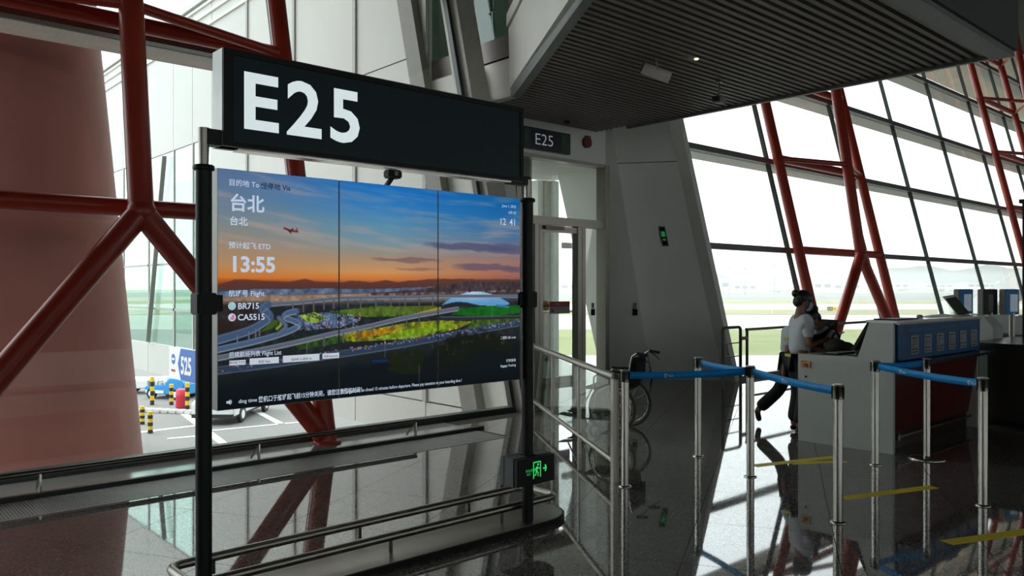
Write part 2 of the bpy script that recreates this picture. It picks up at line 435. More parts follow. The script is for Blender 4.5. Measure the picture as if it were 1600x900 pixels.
quadslab('wall_panel', [(7.62,7.93,0),(8.88,9.8,0),(8.88,9.8,4.5),(7.62,lean(4.5),4.5)], 'white_panel', wlg, (-.08,.05,0))
# door wall at N = 9.8
dw = struct('wall_front', (10,9.8,0))
MB().box(8.88,11.30,9.8,9.95,3.9,5.3).build('header_panel', 'white_panel', dw)
S('trim_6', MB().box(8.88,11.15,9.76,9.98,2.74,2.88), 'steel_dull')
S('trim_7', MB().box(8.88,11.15,9.77,9.97,3.86,3.92), 'steel_dull')
S('trim_8', MB().box(11.05,11.16,9.74,9.97,0,3.9), 'steel_dull')
S('trim_9', MB().box(8.85,8.95,9.74,9.97,0,3.9), 'steel_dull')
d1 = struct('door_1', (9.9,9.8,0))
for x0, x1 in ((9.30,9.40),(9.41,9.49),(10.36,10.46),(10.47,10.56)):
    MB().box(x0,x1,9.78,9.93,0,2.74).build('door_frame', 'steel_dull', d1)
MB().box(9.49,10.36,9.8,9.9,2.62,2.72).build('door_rail', 'steel_dull', d1)
MB().box(9.49,10.36,9.8,9.9,0.0,.1).build('door_rail', 'steel_dull', d1)
MB().box(9.49,10.36,9.845,9.857,.1,2.62).build('glass_pane', 'clear_glass', d1)
MB().box(9.50,9.95,9.72,9.78,2.66,2.72).build('door_closer', 'steel_dark', d1)
for x0, x1, h0, h1 in ((8.95,9.30,0,2.74),(10.56,11.05,0,2.74)):
    MB().box(x0,x1,9.845,9.857,h0,h1).build('side_pane', 'clear_glass', d1)
MB().box(8.95,11.05,9.845,9.857,2.88,3.86).build('upper_pane', 'clear_glass', d1)
# ---- jet-bridge vestibule beyond the door
S('trim_10', MB().prism([(8.6,9.8),(11.4,9.8),(13.2,10.2),(13.2,13.4),(8.6,13.4)], -.2, -.004), 'stone_sill')
vs = struct('wall_vestibule', (10,11.5,0))
quadslab('wall_panel', [(12.2,9.98,0),(12.2,10.9,0),(12.2,12.13,4.1),(12.2,9.98,4.1)], 'white_panel', vs, (.15,0,0))
for x0, x1, n, m in ((12.50,12.66,13.05,'white_panel'),(12.67,12.84,13.0,'pilaster'),(12.85,13.02,12.9,'paddle')):
    MB().box(x0,x1,n,n+.3,0,4.1).build('post', m, vs)
MB().box(12.9,13.9,12.6,12.7,2.55,2.68).build('crossbar', 'pilaster', vs)
MB().tube([(9.7,11.6,1.16),(12.1,11.6,1.16)], .025, 8).build('handrail', 'steel', vs)
MB().box(8.6,13.2,9.98,13.4,4.16,4.3).build('roof', 'fascia', vs)
for k in range(22):
    MB().box(8.65,12.15,10.02+.14*k,10.12+.14*k,4.08,4.15).build('slat', 'fascia', vs)

# ---- slatted canopy over the gate
cn = struct('trim_11', (8,6,4.5))
def edgeL(n): return 5.75+(n-5.43)*.634 if n < 8.63 else 7.78
sl = None
for k in range(54):
    n = 3.38+.12*k; n2 = min(n+.085, 9.78)
    if n2-n < .02: break
    x0 = edgeL(n+.04)+.14; x1 = 10.86 if n < 8.2 else min(10.86, 11.1)
    if sl is None:
        o = MB().add([(0,0,.055),(1,0,.055),(1,.085,.055),(0,.085,.055),(0,.012,0),(1,.012,0),(1,.073,0),(0,.073,0)],
                     [(0,1,2,3),(7,6,5,4),(4,5,1,0),(6,7,3,2),(5,6,2,1),(7,4,0,3)]).build('slat', 'slat', cn); sl = o.data
    else: o = link(bpy.data.objects.new('slat', sl), cn)
    o.location = (x0, n, 4.5); o.scale = (x1-x0, 1, 1)
pl = [(4.41,3.32),(10.88,3.32),(10.9,8.2),(10.9,9.8),(7.8,9.8),(7.78,8.63)]
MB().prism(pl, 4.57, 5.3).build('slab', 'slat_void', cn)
S('trim_12', MB().hexa([(4.45,3.36,4.44),(4.54,3.30,4.44),(7.90,8.62,4.44),(7.78,8.66,4.44)], [(4.50,3.36,4.56),(4.50,3.30,4.56),(7.89,8.62,4.56),(7.73,8.66,4.56)]), 'fascia_grey')
S('trim_13', MB().hexa([(4.38,3.36,4.56),(4.50,3.30,4.56),(7.89,8.62,4.56),(7.73,8.66,4.56)], [(4.32,3.36,5.42),(4.50,3.30,5.42),(7.89,8.62,5.42),(7.70,8.66,5.42)]), 'fascia')
S('trim_14', MB().hexa([(4.30,3.36,5.44),(4.50,3.30,5.44),(7.89,8.62,5.44),(7.66,8.66,5.44)], [(4.30,3.36,5.62),(4.50,3.30,5.62),(7.89,8.62,5.62),(7.66,8.66,5.62)]), 'fascia')
S('trim_15', MB().box(7.76,7.9,8.67,11.,4.45,5.02), 'fascia')
S('trim_16', MB().box(7.74,7.9,8.67,11.,5.04,5.36), 'frame_brown')
S('trim_17', MB().box(4.36,10.92,3.1,3.34,4.44,4.5), 'fascia_grey')
S('trim_18', MB().box(4.36,10.92,3.06,3.32,4.5,5.5), 'beam_dark')
S('trim_19', MB().box(10.87,10.94,3.3,9.1,4.46,5.3), 'fascia_grey')
u3 = struct('window_3', (7.7,8.7,5.4))
GL = Vector((3.38,5.33,0)).normalized(); B0 = Vector((7.78,8.64,0))
for t in (0,2.1,4.2,6.3):
    p = B0-GL*t; MB().box(p.x-.06,p.x+.06,p.y-.06,p.y+.06,5.36,11.7).build('mullion','frame_brown',u3)
for n in (9.75,10.9): MB().box(7.76,7.88,n-.07,n+.07,5.36,9).build('mullion','pilaster',u3)
p0, p1 = B0-GL*.06, B0-GL*6.3
MB().bar((p0.x,p0.y,5.66),(p1.x,p1.y,5.66),.1,.08).build('sill_rail','frame_brown',u3)
quadslab('glass_pane', [(p0.x,p0.y,5.7),(p1.x,p1.y,5.7),(p1.x,p1.y,11.6),(p0.x,p0.y,11.6)], 'green_glass', u3, (.012,0,0))
quadslab('glass_pane', [(7.82,8.72,5.38),(7.82,10.85,5.38),(7.82,10.85,9),(7.82,8.72,9)], 'green_glass', u3, (.012,0,0))
MB().bar((9.4,12.2,5.3),(8.2,10.6,8.6),.5,.3).build('brace','pilaster',u3)
MB().tube([(7.9,9.3,5.9),(9.6,11.2,5.9)],.03,6).build('inner_rail','steel_dark',u3)
MB().tube([(7.9,9.3,6.3),(9.6,11.2,6.3)],.03,6).build('inner_rail','steel_dark',u3)

# ================================================================== RED STEEL FRAMES
def frame(D0, D1, label):
    mid = (D0+D1)/2; t = thing('steel_frame', label, 'steel frame', (mid,7.7,0), 'red steel facade frames')
    P = lambda D, h: (D, 7.63+.24*h, h)
    for D in (D0, D1): MB().tube([P(D,0),P(D,11.65)], .105, 18).build('column','red_steel',t)
    for D in (D0, D1): MB().lathe([(.15,0),(.15,.02),(.11,.03)], (D,7.63,0), 18).build('foot','red_steel',t)
    nd = Vector((mid,7.80,2.36)); top = lambda h: Vector((mid,7.80+.15*(h-2.36),h))
    MB().tube([top(2.3),top(11.6)], .112, 18).build('trunk','red_steel',t)
    MB().ball(nd, .13, 16, 10).build('node','red_steel',t)
    for D in (D0, D1): MB().tube([(D+(.0 if D<mid else -.0),7.66,.05), nd], .112, 18).build('leg','red_steel',t)
    for h in (2.43, 4.36, 6.26, 8.15, 10.02):
        MB().tube([P(D0,h),P(D1,h)], .085, 12).build('chord','red_steel',t)
        if h > 3:
            for D in (D0, D1): MB().tube([P(D,h), top(h)], .055, 10).build('strut','red_steel',t)
    return t
frame(.55, 4.2, 'red tubular steel frame left of the flight screens, forked leg showing')
frame(15.25, 19.05, 'red tubular steel frame behind the two leaning airline staff')
frame(30.1, 33.75, 'far red tubular steel frame at the top right, beyond the counters')
o = MB().lathe([(1.685-.0935*h, h) for h in (-4,-2,0,2,4,6,8,11.6)], (1.8,11.8,0), 64).build('column','red_column')
tag(o, 'huge tapered red round column outside the left windows', 'column')

# ---- low kick rail in front of the left window
t = thing('kick_rail', 'low steel kick rail along the left window above the air grille', 'rail', (3,7.2,0))
MB().tube([(-5.5,7.2,.19),(5.05,7.2,.19)], .024, 12).build('rail','steel_dark',t)
for D in (-3.2,-.75,1.43,3.24,5.03):
    MB().box(D-.008,D+.008,7.17,7.2,.03,.18).build('bracket','steel',t)
    MB().bar((D,7.2,.16),(D,7.36,.02),.012,.02).build('brace','steel',t)

# ================================================================== INFORMATION STAND
Y0 = 4.04
st = thing('information_stand', 'black gate stand carrying three sunset flight screens and a large gate sign', 'sign stand', (2.65,4.2,0))
# base plate, rounded ends
bp_ = [(1.42,3.94)]+[(3.90,3.94)]+[tuple(v[:2]) for v in arc((3.93,4.20,0),.26,-math.pi/2,math.pi/2,10)]+[(1.42,4.46)]+[tuple(v[:2]) for v in arc((1.42,4.2,0),.26,math.pi/2,1.5*math.pi,10)][1:-1]
MB().prism(bp_, 0, .035).build('base_plate','black_metal',st)
MB().prism([(2.65+(x-2.65)*.99,4.2+(y-4.2)*.96) for x,y in bp_], .035, .038).build('base_cover','steel_dull',st)
for D in (1.53, 3.77):
    MB().lathe([(.040,.036),(.040,2.25)], (D,Y0,0), 24).build('post','black_metal',st)
    MB().lathe([(.050,2.245),(.053,2.25),(.053,2.265),(.046,2.272)], (D,Y0,0), 24).build('collar','black_metal',st)
    MB().lathe([(.024,2.27),(.028,2.46)] if D < 2 else [(.024,2.27),(.024,2.40)], (D,Y0,0), 20).build('inner_tube','steel_dull',st)
    MB().box(D-.05,D+.05,Y0-.05,Y0+.05,1.515,1.625).build('clamp','black_plastic',st,.006)
    sgn = 1 if D < 2 else -1
    MB().box(min(D+sgn*.03,D+sgn*.09),max(D+sgn*.03,D+sgn*.09),Y0-.02,Y0+.05,1.53,1.615).build('bracket','black_plastic',st)
MB().box(1.54,1.75,Y0-.03,Y0+.05,2.375,2.455).build('arm','black_metal',st)
MB().box(3.60,3.78,Y0-.02,Y0+.05,2.36,2.42).build('arm','black_metal',st)
# bumper loop
rail = [(1.62,4.12,.13),(3.98,4.12,.13)]+arc((4.06,4.20,.13),.08,-math.pi/2,0,5)[1:]+arc((4.06,4.40,.13),.08,0,math.pi/2,5)+[(1.62,4.48,.13)]+arc((1.58,4.40,.13),.08,math.pi/2,math.pi,5)[1:]+arc((1.58,4.20,.13),.08,math.pi,1.5*math.pi,5)
MB().tube(rail, .026, 14, closed=True).build('bumper_rail','steel_dull',st)
for x, y in ((1.75,4.12),(2.7,4.12),(3.6,4.12),(1.75,4.48),(2.7,4.48),(3.6,4.48)):
    MB().lathe([(.012,.036),(.012,.12)], (x,y,0), 10).build('bumper_foot','steel_dark',st)
# gate sign box
sb = MB().box(1.61,3.69,4.006,4.13,2.375,2.875).build('sign_box','sign_side',st)
MB().box(1.612,3.688,4.0,4.006,2.377,2.873).build('sign_face','sign_face',sb)
fr = MB(); fr.box(1.612,3.688,3.992,4.0,2.845,2.875); fr.box(1.612,3.688,3.992,4.0,2.377,2.40); fr.box(1.612,1.665,3.992,4.0,2.40,2.845); fr.box(3.66,3.688,3.992,4.0,2.40,2.845)
fr.build('sign_frame','black_plastic',sb)
MB().box(1.70,3.60,4.02,4.11,2.365,2.375).build('light_strip','steel',sb)
text('E25', .30, (1.70,4.0,2.485), (1,0,0), (0,0,1), 'sign_white', sb, bold=.022, sx=1.06, space=1.17)
# screens ---------------------------------------------------------
SX0, SX1, SZ0, SZ1 = 1.60, 3.70, 1.02, 2.265
def P(u, v, e=.0): return (SX0+u*(SX1-SX0), Y0-e, SZ1-v*(SZ1-SZ0))
NU, NV = 540, 330
U, V = np.meshgrid((np.arange(NU)+.5)/NU, (np.arange(NV)+.5)/NV)
ASP = (SX1-SX0)/(SZ1-SZ0)
rng = np.random.default_rng(3)
def vnoise(u, v, fu, fv, seed):
    r = np.random.default_rng(seed).random((64,64)); x = u*fu; y = v*fv
    xi = np.floor(x).astype(int); yi = np.floor(y).astype(int); fx = x-xi; fy = y-yi; fx = fx*fx*(3-2*fx); fy = fy*fy*(3-2*fy)
    a = r[yi%64, xi%64]; b = r[yi%64,(xi+1)%64]; c = r[(yi+1)%64, xi%64]; d = r[(yi+1)%64,(xi+1)%64]
    return (a*(1-fx)+b*fx)*(1-fy)+(c*(1-fx)+d*fx)*fy
def fbm(fu, fv, seed, u=None, v=None): 
    u = U if u is None else u; v = V if v is None else v
    return sum(vnoise(u, v, fu*2**k, fv*2**k, seed+k)*.5**(k+1) for k in range(4))/.9375
def ramp(x, ks):
    xs = [k[0] for k in ks]; return np.stack([np.interp(x, xs, [k[1][c] for k in ks]) for c in range(3)], -1)
skyL = [(0,(86,112,152)),(.12,(98,124,152)),(.22,(122,136,140)),(.32,(156,136,116)),(.40,(182,138,92)),(.45,(206,120,48)),(.475,(150,66,28)),(.50,(84,50,44))]
skyM = [(0,(16,108,192)),(.10,(46,124,190)),(.20,(92,142,172)),(.28,(116,146,158)),(.36,(168,140,112)),(.42,(206,148,90)),(.455,(206,114,50)),(.49,(92,58,58))]
skyR = [(0,(0,92,160)),(.12,(24,100,164)),(.22,(74,108,150)),(.30,(122,112,128)),(.36,(158,112,104)),(.42,(160,100,86)),(.46,(128,84,84)),(.5,(70,60,70))]
cl_, cm_, cr_ = ramp(V, skyL), ramp(V, skyM), ramp(V, skyR)
ws = np.clip(U*2, 0, 1)[...,None]; wt = np.clip(U*2-1, 0, 1)[...,None]
ws = ws*ws*(3-2*ws); img = (cl_*(1-ws)+cm_*ws)*(1-wt)+cr_*wt
st1 = fbm(5, 30, 11, U, V+.10*(1-U)-.06*np.sin(U*3)); st2 = fbm(7, 40, 31, U, V-.12*U)
m1 = np.clip((st1-.52)*4, 0, 1)*(V < .42)*np.clip((.42-V)*8, 0, 1)
img = img*(1-.42*m1[...,None])+np.array((196,160,148))*.42*m1[...,None]
m2 = np.clip((st2-.56)*4, 0, 1)*np.clip((.44-V)*9, 0, 1)*np.clip(U*1.5, 0, 1)
img = img*(1-.3*m2[...,None])+np.array((150,150,165))*.3*m2[...,None]
def mix(mask, col, a=1.): 
    global img
    mm = (np.clip(mask, 0, 1)*a)[...,None]; img = img*(1-mm)+np.array(col, float)*mm
def blob(cu, cv, ru, rv, col, a, seed=5):
    n = fbm(14, 40, seed)-.5; d = ((U-cu)/ru)**2+((V-cv+n*.03)/rv)**2; mix(np.clip((1.1-d)*1.6, 0, 1), col, a)
blob(.80,.283,.19,.022,(78,80,112),.8); blob(.95,.285,.10,.03,(80,80,112),.7,8); blob(.56,.358,.13,.011,(120,88,92),.7); blob(.86,.385,.14,.02,(92,80,104),.75,9); blob(.97,.395,.07,.018,(88,78,100),.7,4); blob(.6,.40,.09,.008,(128,96,88),.6)
def inpoly(pts):
    m = np.zeros(U.shape, bool); n = len(pts)
    for i in range(n):
        (x0,y0),(x1,y1) = pts[i], pts[(i+1)%n]
        if y0 == y1: continue
        m ^= ((y0 > V) != (y1 > V)) & (U < (x1-x0)*(V-y0)/(y1-y0)+x0)
    return m.astype(float)
def poly(pts, col, a=1., var=0., seed=1):
    m = inpoly(pts)
    if var: mix(m, col, a); n = fbm(90, 55, seed)-.5; global img; img = img*(1+m[...,None]*n[...,None]*var*2)
    else: mix(m, col, a)
def smooth(pts, n=8):
    out = []; q = [pts[0]]+list(pts)+[pts[-1]]
    for i in range(1, len(q)-2):
        for k in range(n):
            t = k/n; p = []
            for c in range(2):
                a,b,c_,d = q[i-1][c],q[i][c],q[i+1][c],q[i+2][c]
                p.append(.5*(2*b+(c_-a)*t+(2*a-5*b+4*c_-d)*t*t+(3*b-a-3*c_+d)*t**3))
            out.append(tuple(p))
    return out+[pts[-1]]
def stroke(pts, wd, col, a=1., sm=True, dv=0.):
    pts = smooth(pts) if sm and len(pts) > 2 else pts; D = np.full(U.shape, 9.)
    X = U*ASP; Y = V
    for (x0,y0),(x1,y1) in zip(pts[:-1], pts[1:]):
        y0 += dv; y1 += dv; dx, dy = (x1-x0)*ASP, y1-y0; L = dx*dx+dy*dy+1e-9
        tt = np.clip(((X-x0*ASP)*dx+(Y-y0)*dy)/L, 0, 1); D = np.minimum(D, np.hypot(X-x0*ASP-tt*dx, Y-y0-tt*dy))
    mix((wd-D)/.003+.5, col, a)
# land
ridge = [(0,.48),(.043,.458),(.12,.461),(.185,.466),(.236,.453),(.262,.464),(.336,.466),(.375,.458),(.434,.468),(.483,.455),(.524,.463),(.64,.449),(.753,.446),(.873,.448),(1,.447)]
rl = np.interp(U, [p[0] for p in ridge], [p[1] for p in ridge])+(fbm(30,1,77)-.5)*.008
mix((V-rl)/.004, (84,50,44), .85)
img[(V > rl)] *= 1
mix((V-.492)/.02, (62,66,84)); mix((V-.515)/.012*(U < .75), (122,112,108), .8)
poly([(0,.512),(.1,.50),(.28,.498),(.46,.5),(.7,.485),(.7,.51),(.28,.52),(0,.53)], (86,104,134), .8, .5)
poly([(0,.541),(.1,.527),(.202,.53),(.28,.528),(.46,.52),(.46,.535),(.28,.548),(.161,.555),(0,.562)], (150,122,100), .9, .3)
mix((V-.555)/.02, (30,34,38)); mix((V-.60)/.03, (26,32,34))
poly([(.434,.52),(.602,.503),(.696,.481),(.777,.461),(.873,.464),(1,.459),(1,.53),(.7,.535),(.434,.53)], (62,52,58), .95, .5)
poly([(.45,.523),(1,.505),(1,.515),(.45,.533)], (120,92,70), .5, .9)
mix(np.clip((V-.545)/.03,0,1)*(U < .13)*(V < .70), (44,30,24), .8)
n_ = fbm(60,40,51); mix(np.clip((n_-.5)*4,0,1)*(V > .55)*(V < .8), (52,58,64), .6)
# fields
poly([(.434,.583),(.662,.584),(.673,.598),(.56,.631),(.434,.634),(.356,.626),(.306,.601),(.38,.592)], (58,92,34), 1, .6, 3)
for k in range(5): stroke([(.34+.01*k,.60+.007*k),(.47,.592+.008*k),(.66,.587+.006*k)], .002, (120,110,30), .6)
poly([(.56,.631),(.673,.592),(.68,.60),(.60,.628)], (170,140,20))
poly([(.202,.617),(.302,.605),(.403,.646),(.333,.677),(.236,.685)], (66,84,112), 1, .9, 6)
poly([(.219,.618),(.262,.603),(.302,.634),(.271,.652),(.245,.652)], (120,140,28), 1, .7)
stroke([(.235,.612),(.29,.64)], .004, (40,70,22)); stroke([(.25,.608),(.30,.636)], .003, (40,70,22))
poly([(.14,.672),(.157,.654),(.159,.638),(.148,.631),(.132,.653),(.11,.685)], (60,86,26))
stroke([(.155,.672),(.166,.655),(.165,.636)], .006, (140,160,30), .9)
poly([(.718,.633),(.741,.602),(.905,.588),(1.,.592),(1.,.636),(.873,.648)], (16,92,24), 1, .25)
poly([(.302,.729),(.347,.708),(.476,.683),(.56,.666),(.673,.660),(.80,.672),(.74,.707),(.576,.745),(.38,.745)], (112,118,26), 1, .8, 8)
poly([(.36,.715),(.476,.69),(.54,.68),(.50,.71),(.40,.735)], (170,112,20), .8, .5)
poly([(.44,.735),(.56,.70),(.70,.675),(.74,.69),(.57,.742)], (110,150,26), .8, .4)
poly([(.80,.66),(1,.665),(1,.69),(.77,.71)], (60,84,30), 1, .6)
poly([(.20,.74),(.34,.715),(.36,.745),(.22,.77)], (42,70,28), 1, .6)
# dome
poly(smooth([(.679,.583),(.718,.545),(.765,.523),(.812,.515),(.861,.522),(.905,.544),(.953,.585),(.83,.588),(.777,.571),(.73,.568),(.679,.583)]), (92,150,200))
sh = inpoly(smooth([(.679,.583),(.718,.545),(.765,.523),(.812,.515),(.861,.522),(.905,.544),(.953,.585),(.83,.588),(.777,.571),(.73,.568),(.679,.583)]))
mix(sh*np.clip(1-np.abs(U-.80)*7, 0, 1)*np.clip((.575-V)/.05,0,1), (196,222,240), .8)
stroke([(.90,.59),(.95,.60)], .006, (60,110,150)); stroke([(.69,.583),(.73,.574),(.78,.578),(.83,.592)], .004, (30,40,50))
# roads
def road(pts, wd, col=(72,88,112), rim=(130,140,158), piers=None):
    stroke(pts, wd, col); stroke(pts, .0022, rim, .9, True, wd*.95); stroke(pts, .0016, rim, .55, True, -wd*.8)
    if piers:
        s = smooth(pts); xs = [p[0] for p in s]; ys = [p[1] for p in s]
        for u in piers: v = float(np.interp(u, xs, ys)); stroke([(u,v+wd),(u,v+wd+.035)], .004, (86,84,84), 1, False)
road([(.128,.569),(.17,.563),(.219,.559),(.333,.543),(.434,.541),(.586,.54),(.673,.537),(1,.54)], .008, (84,94,110), (140,140,146), [.2,.23,.26,.29,.32,.36,.40,.45,.50,.55,.60,.65])
road([(0,.71),(.081,.675),(.12,.642),(.136,.621),(.128,.6),(.116,.585),(.13,.568)], .018, (62,82,112), (110,130,160), None)
road([(0,.75),(.1,.721),(.169,.694),(.21,.67),(.219,.655),(.202,.64),(.175,.622),(.185,.606),(.21,.598)], .013, (70,92,124), (140,150,160))
stroke([(.155,.70),(.18,.665),(.17,.64),(.16,.625)], .01, (66,88,120)); stroke([(.155,.70),(.18,.665),(.17,.64),(.16,.625)], .0015, (150,120,110), .8)
for u in (.05,.08,.098,.108): stroke([(u,.72-u*.5),(u,.755-u*.5)], .003, (90,104,124), 1, False)
road([(0,.785),(.161,.748),(.333,.70),(.434,.674),(.534,.645),(.662,.618),(.741,.602)], .011, (88,96,112), (150,152,158), [.29,.345,.39,.44,.505,.555,.60])
road([(0,.835),(.12,.825),(.245,.81),(.434,.785),(.586,.762),(.777,.725),(1,.688)], .017, (44,58,80), (84,100,122))
stroke([(.673,.65),(.81,.655),(1,.657)], .008, (36,44,50)); stroke([(.673,.642),(.81,.647),(1,.649)], .0018, (90,96,100))
# cars and lights
for k in range(160):
    u = rng.random(); v = .835-.147*u+(rng.random()-.5)*.02
    mix((np.hypot((U-u)*ASP, V-v) < .0035).astype(float), (150,170,190) if rng.random() < .7 else (170,60,50), .7)
for k in range(150):
    u = .21+.19*rng.random(); v = .615+.065*rng.random(); mix((np.hypot((U-u)*ASP,V-v) < .003).astype(float), (150,170,205) if rng.random() < .75 else (190,80,60), .7)
# dark trees and lower gradient
dk = .86-.09*U+(fbm(24,20,91)-.5)*.05
mix((V-dk)/.05, (9,17,21), .96)
for cu, cv, ru, rv in ((.53,.86,.05,.06),(.58,.86,.04,.07),(.76,.80,.09,.07),(.72,.84,.08,.09),(.85,.78,.07,.06),(.93,.80,.07,.06)):
    n = fbm(70,45,int(cu*100))-.5; d = ((U-cu)/ru)**2+((V-cv)/rv)**2+n*1.8
    mix(np.clip((1-d)*2,0,1), (24,30,14) if cu < .7 else (16,22,15), .9); mix(np.clip((1-d)*2,0,1)*np.clip((n-.08)*8,0,1)*(V < cv), (90,70,22), .5)
mix((V-.93)/.05, (5,11,17), .9)
stroke([(.44,.843),(.487,.846)], .006, (10,50,130), .6, False)
for u0, v0, v1 in ((.112,.53,.60),(.24,.74,.83),(.53,.55,.70),(.88,.53,.66),(.60,.88,.97),(.48,.70,.83)): stroke([(u0,v0),(u0,v1)], .0012, (120,124,130), .7, False)
# small airliner in the sky
stroke([(.176,.234),(.193,.244),(.213,.246)], .0042, (104,30,44), 1, False); stroke([(.188,.243),(.194,.253)], .003, (70,24,36), 1, False); stroke([(.193,.242),(.200,.235)], .003, (70,24,36), 1, False); stroke([(.208,.244),(.212,.234)], .003, (140,30,40), 1, False)
img = np.clip(img, 0, 255)/255.; lin = np.where(img <= .04045, img/12.92, ((img+.055)/1.055)**2.4)
panels = []
for k in range(3):
    u0, u1 = k/3+.0012*(k > 0), (k+1)/3-.0012*(k < 2)
    x0, x1 = P(u0,0)[0], P(u1,0)[0]
    pn = MB().box(x0,x1,Y0+.002,Y0+.085,SZ0,SZ1).build('display_panel', 'screen_side', st)
    nu = NU//3; nv = NV
    gx = np.linspace(x0+.002, x1-.002, nu+1); gz = np.linspace(SZ1-.002, SZ0+.002, nv+1)
    X, Z = np.meshgrid(gx, gz); co = np.stack([X, np.full_like(X, Y0), Z], -1).reshape(-1,3)
    ii, jj = np.meshgrid(np.arange(nu), np.arange(nv)); a = (jj*(nu+1)+ii).ravel()
    fc = np.stack([a, a+nu+1, a+nu+2, a+1], -1)
    me = bpy.data.meshes.new('picture'); me.vertices.add(len(co)); me.vertices.foreach_set('co', co.ravel())
    me.loops.add(fc.size); me.loops.foreach_set('vertex_index', fc.ravel().astype(np.int32)); me.polygons.add(len(fc))
    me.polygons.foreach_set('loop_start', (np.arange(len(fc))*4).astype(np.int32)); me.update(calc_edges=True)
    ca = me.color_attributes.new('pic', 'FLOAT_COLOR', 'POINT')
    sub = lin[:, k*nu:(k+1)*nu]; pad = np.pad(sub, ((0,1),(0,1),(0,0)), mode='edge')
    ca.data.foreach_set('color', np.concatenate([pad, np.ones(pad.shape[:2]+(1,))], -1).astype(np.float32).ravel())
    me.materials.append(M['picture']); link(bpy.data.objects.new('picture', me), pn); panels.append(pn)
MB().box(SX0+.3,SX1-.3,Y0+.085,Y0+.13,1.35,1.95).build('rear_bracket','black_metal',st)
RT, UP = (1,0,0), (0,0,1)
def tx(s, u, v, cap, m='screen_text', bold=.0, align='LEFT', sx=1., pn=0, e=.001):
    return text(s, cap*(SZ1-SZ0), P(u,v,e), RT, UP, m, panels[pn], bold=bold, align=align, sx=sx)
tx('目的地 To -', .027,.066,.022, bold=.008); tx('经停地 Via', .110,.068,.022,'screen_text_dark',.014)
tx('台北', .029,.166,.056, bold=.022); tx('台北', .029,.229,.029, bold=.02)
tx('预计起飞 ETD', .027,.327,.022, bold=.012); tx('13:55', .029,.425,.066, bold=.03, sx=1.02)
tx('航班号 Flight', .027,.527,.021, bold=.012); tx('BR715', .050,.582,.026, bold=.022); tx('CA5515', .050,.629,.026, bold=.022)
def disc(u, v, r, m, e=.0012, n=24):
    c = Vector(P(u,v,e)); mb = MB(); mb.add([c]+[c+Vector((r*math.cos(2*math.pi*k/n),0,r*math.sin(2*math.pi*k/n))) for k in range(n)], [(0,1+k,1+(k+1)%n) for k in range(n)]); return mb.build('emblem', m, panels[0])
disc(.036,.569,.0205,'screen_text'); disc(.036,.569,.0165,'logo_green',.0016)
mb = MB()
c = Vector(P(.036,.569,.002))
for k, (dx, dz, l) in enumerate(((-.010,-.006,.018),(-.004,-.009,.014),(-.008,.003,.018))):
    a = c+Vector((dx,0,dz)); mb.add([a, a+Vector((l,0,.008)), a+Vector((l*.9,0,.012)), a+Vector((.002,0,.004))], [(0,1,2,3)])
mb.build('emblem_swoosh','screen_text',panels[0])
disc(.036,.616,.0205,'screen_text')
def phoenix(c, s, rt, up, nrm, m, parent, name='emblem_bird'):
    c = Vector(c); rt = Vector(rt); up = Vector(up); mb = MB()
    pts = [[(-.9,-.9),(-.55,-.25),(-.1,.15),(.15,-.05),(-.3,-.45)],[(-.45,-.95),(-.15,-.4),(.35,.0),(.5,-.3),(.05,-.6)],[(.05,-.95),(.3,-.5),(.75,-.2),(.9,-.55),(.5,-.75)],
           [(-.2,.1),(.05,.55),(.45,.95),(.6,.55),(.25,.1)],[(.2,.0),(.55,.35),(.95,.35),(.7,.05),(.4,-.12)]]
    for q in pts: mb.add([c+rt*(x*s)+up*(y*s) for x,y in q], [tuple(range(len(q)))])
    return mb.build(name, m, parent)
phoenix(P(.036,.616,.002), .016, RT, UP, None, 'logo_red', panels[0])
tx('后续航班列表 Flight List', .028,.782,.019, bold=.01, sx=.88)
for u0,v0,u1,v1,s,pn in ((.029,.796,.071,.816,'预计起飞 ETD',0),(.081,.792,.159,.819,'航班 Flight',0),(.170,.789,.274,.819,'目的地 To/经停 Via',0),(.283,.790,.333,.814,'状态 Remarks',0)):
    a, b = P(u0,v1,.001), P(u1,v0,.001)
    MB().add([a,(b[0],a[1],a[2]),b,(a[0],a[1],b[2])], [(0,1,2,3)]).build('list_header','screen_box',panels[pn])
    text(s, .011, (a[0]+(b[0]-a[0])*.5, Y0-.0018, a[2]+.008), RT, UP, 'screen_text_dark', panels[pn], align='CENTER', bold=.008)
mb = MB(); a = Vector(P(.022,.968,.001))
for q in ([(0,.008),(.010,.008),(.010,.020),(0,.020)],[(.011,.008),(.022,.0),(.022,.028),(.011,.020)],[(.025,.006),(.028,.004),(.028,.024),(.025,.022)]):
    mb.add([a+Vector((x,0,z-.014)) for x,z in q], [(0,1,2,3)])
mb.build('speaker_icon','screen_text',panels[0])
tx('ding time !', .052,.976,.016, bold=.008)
tx('登机口于航班起飞前15分钟关闭，请您注意登机时间！', .104,.979,.020, bold=.014, sx=.79, pn=0)
tx('The gate will be closed 15 minutes before departure. Please pay attention to your boarding time !', .345,.979,.016, bold=.006, sx=.80, pn=1)
tx('June 1, 2022', .982,.055,.015, bold=.004, align='RIGHT', pn=2); tx('6月1日', .982,.089,.014, bold=.004, align='RIGHT', pn=2)
tx('12', .938,.152,.038, bold=.006, align='RIGHT', sx=.95, pn=2); tx('41', .982,.152,.038, bold=.006, align='RIGHT', sx=.95, pn=2)
tx('二维码 QR code', .980,.770,.013, bold=.008, align='RIGHT', sx=.9, pn=2)
tx('行李查询', .980,.896,.013, bold=.008, align='RIGHT', pn=2); tx('Baggage Tracking', .980,.922,.013, bold=.008, align='RIGHT', sx=.9, pn=2)
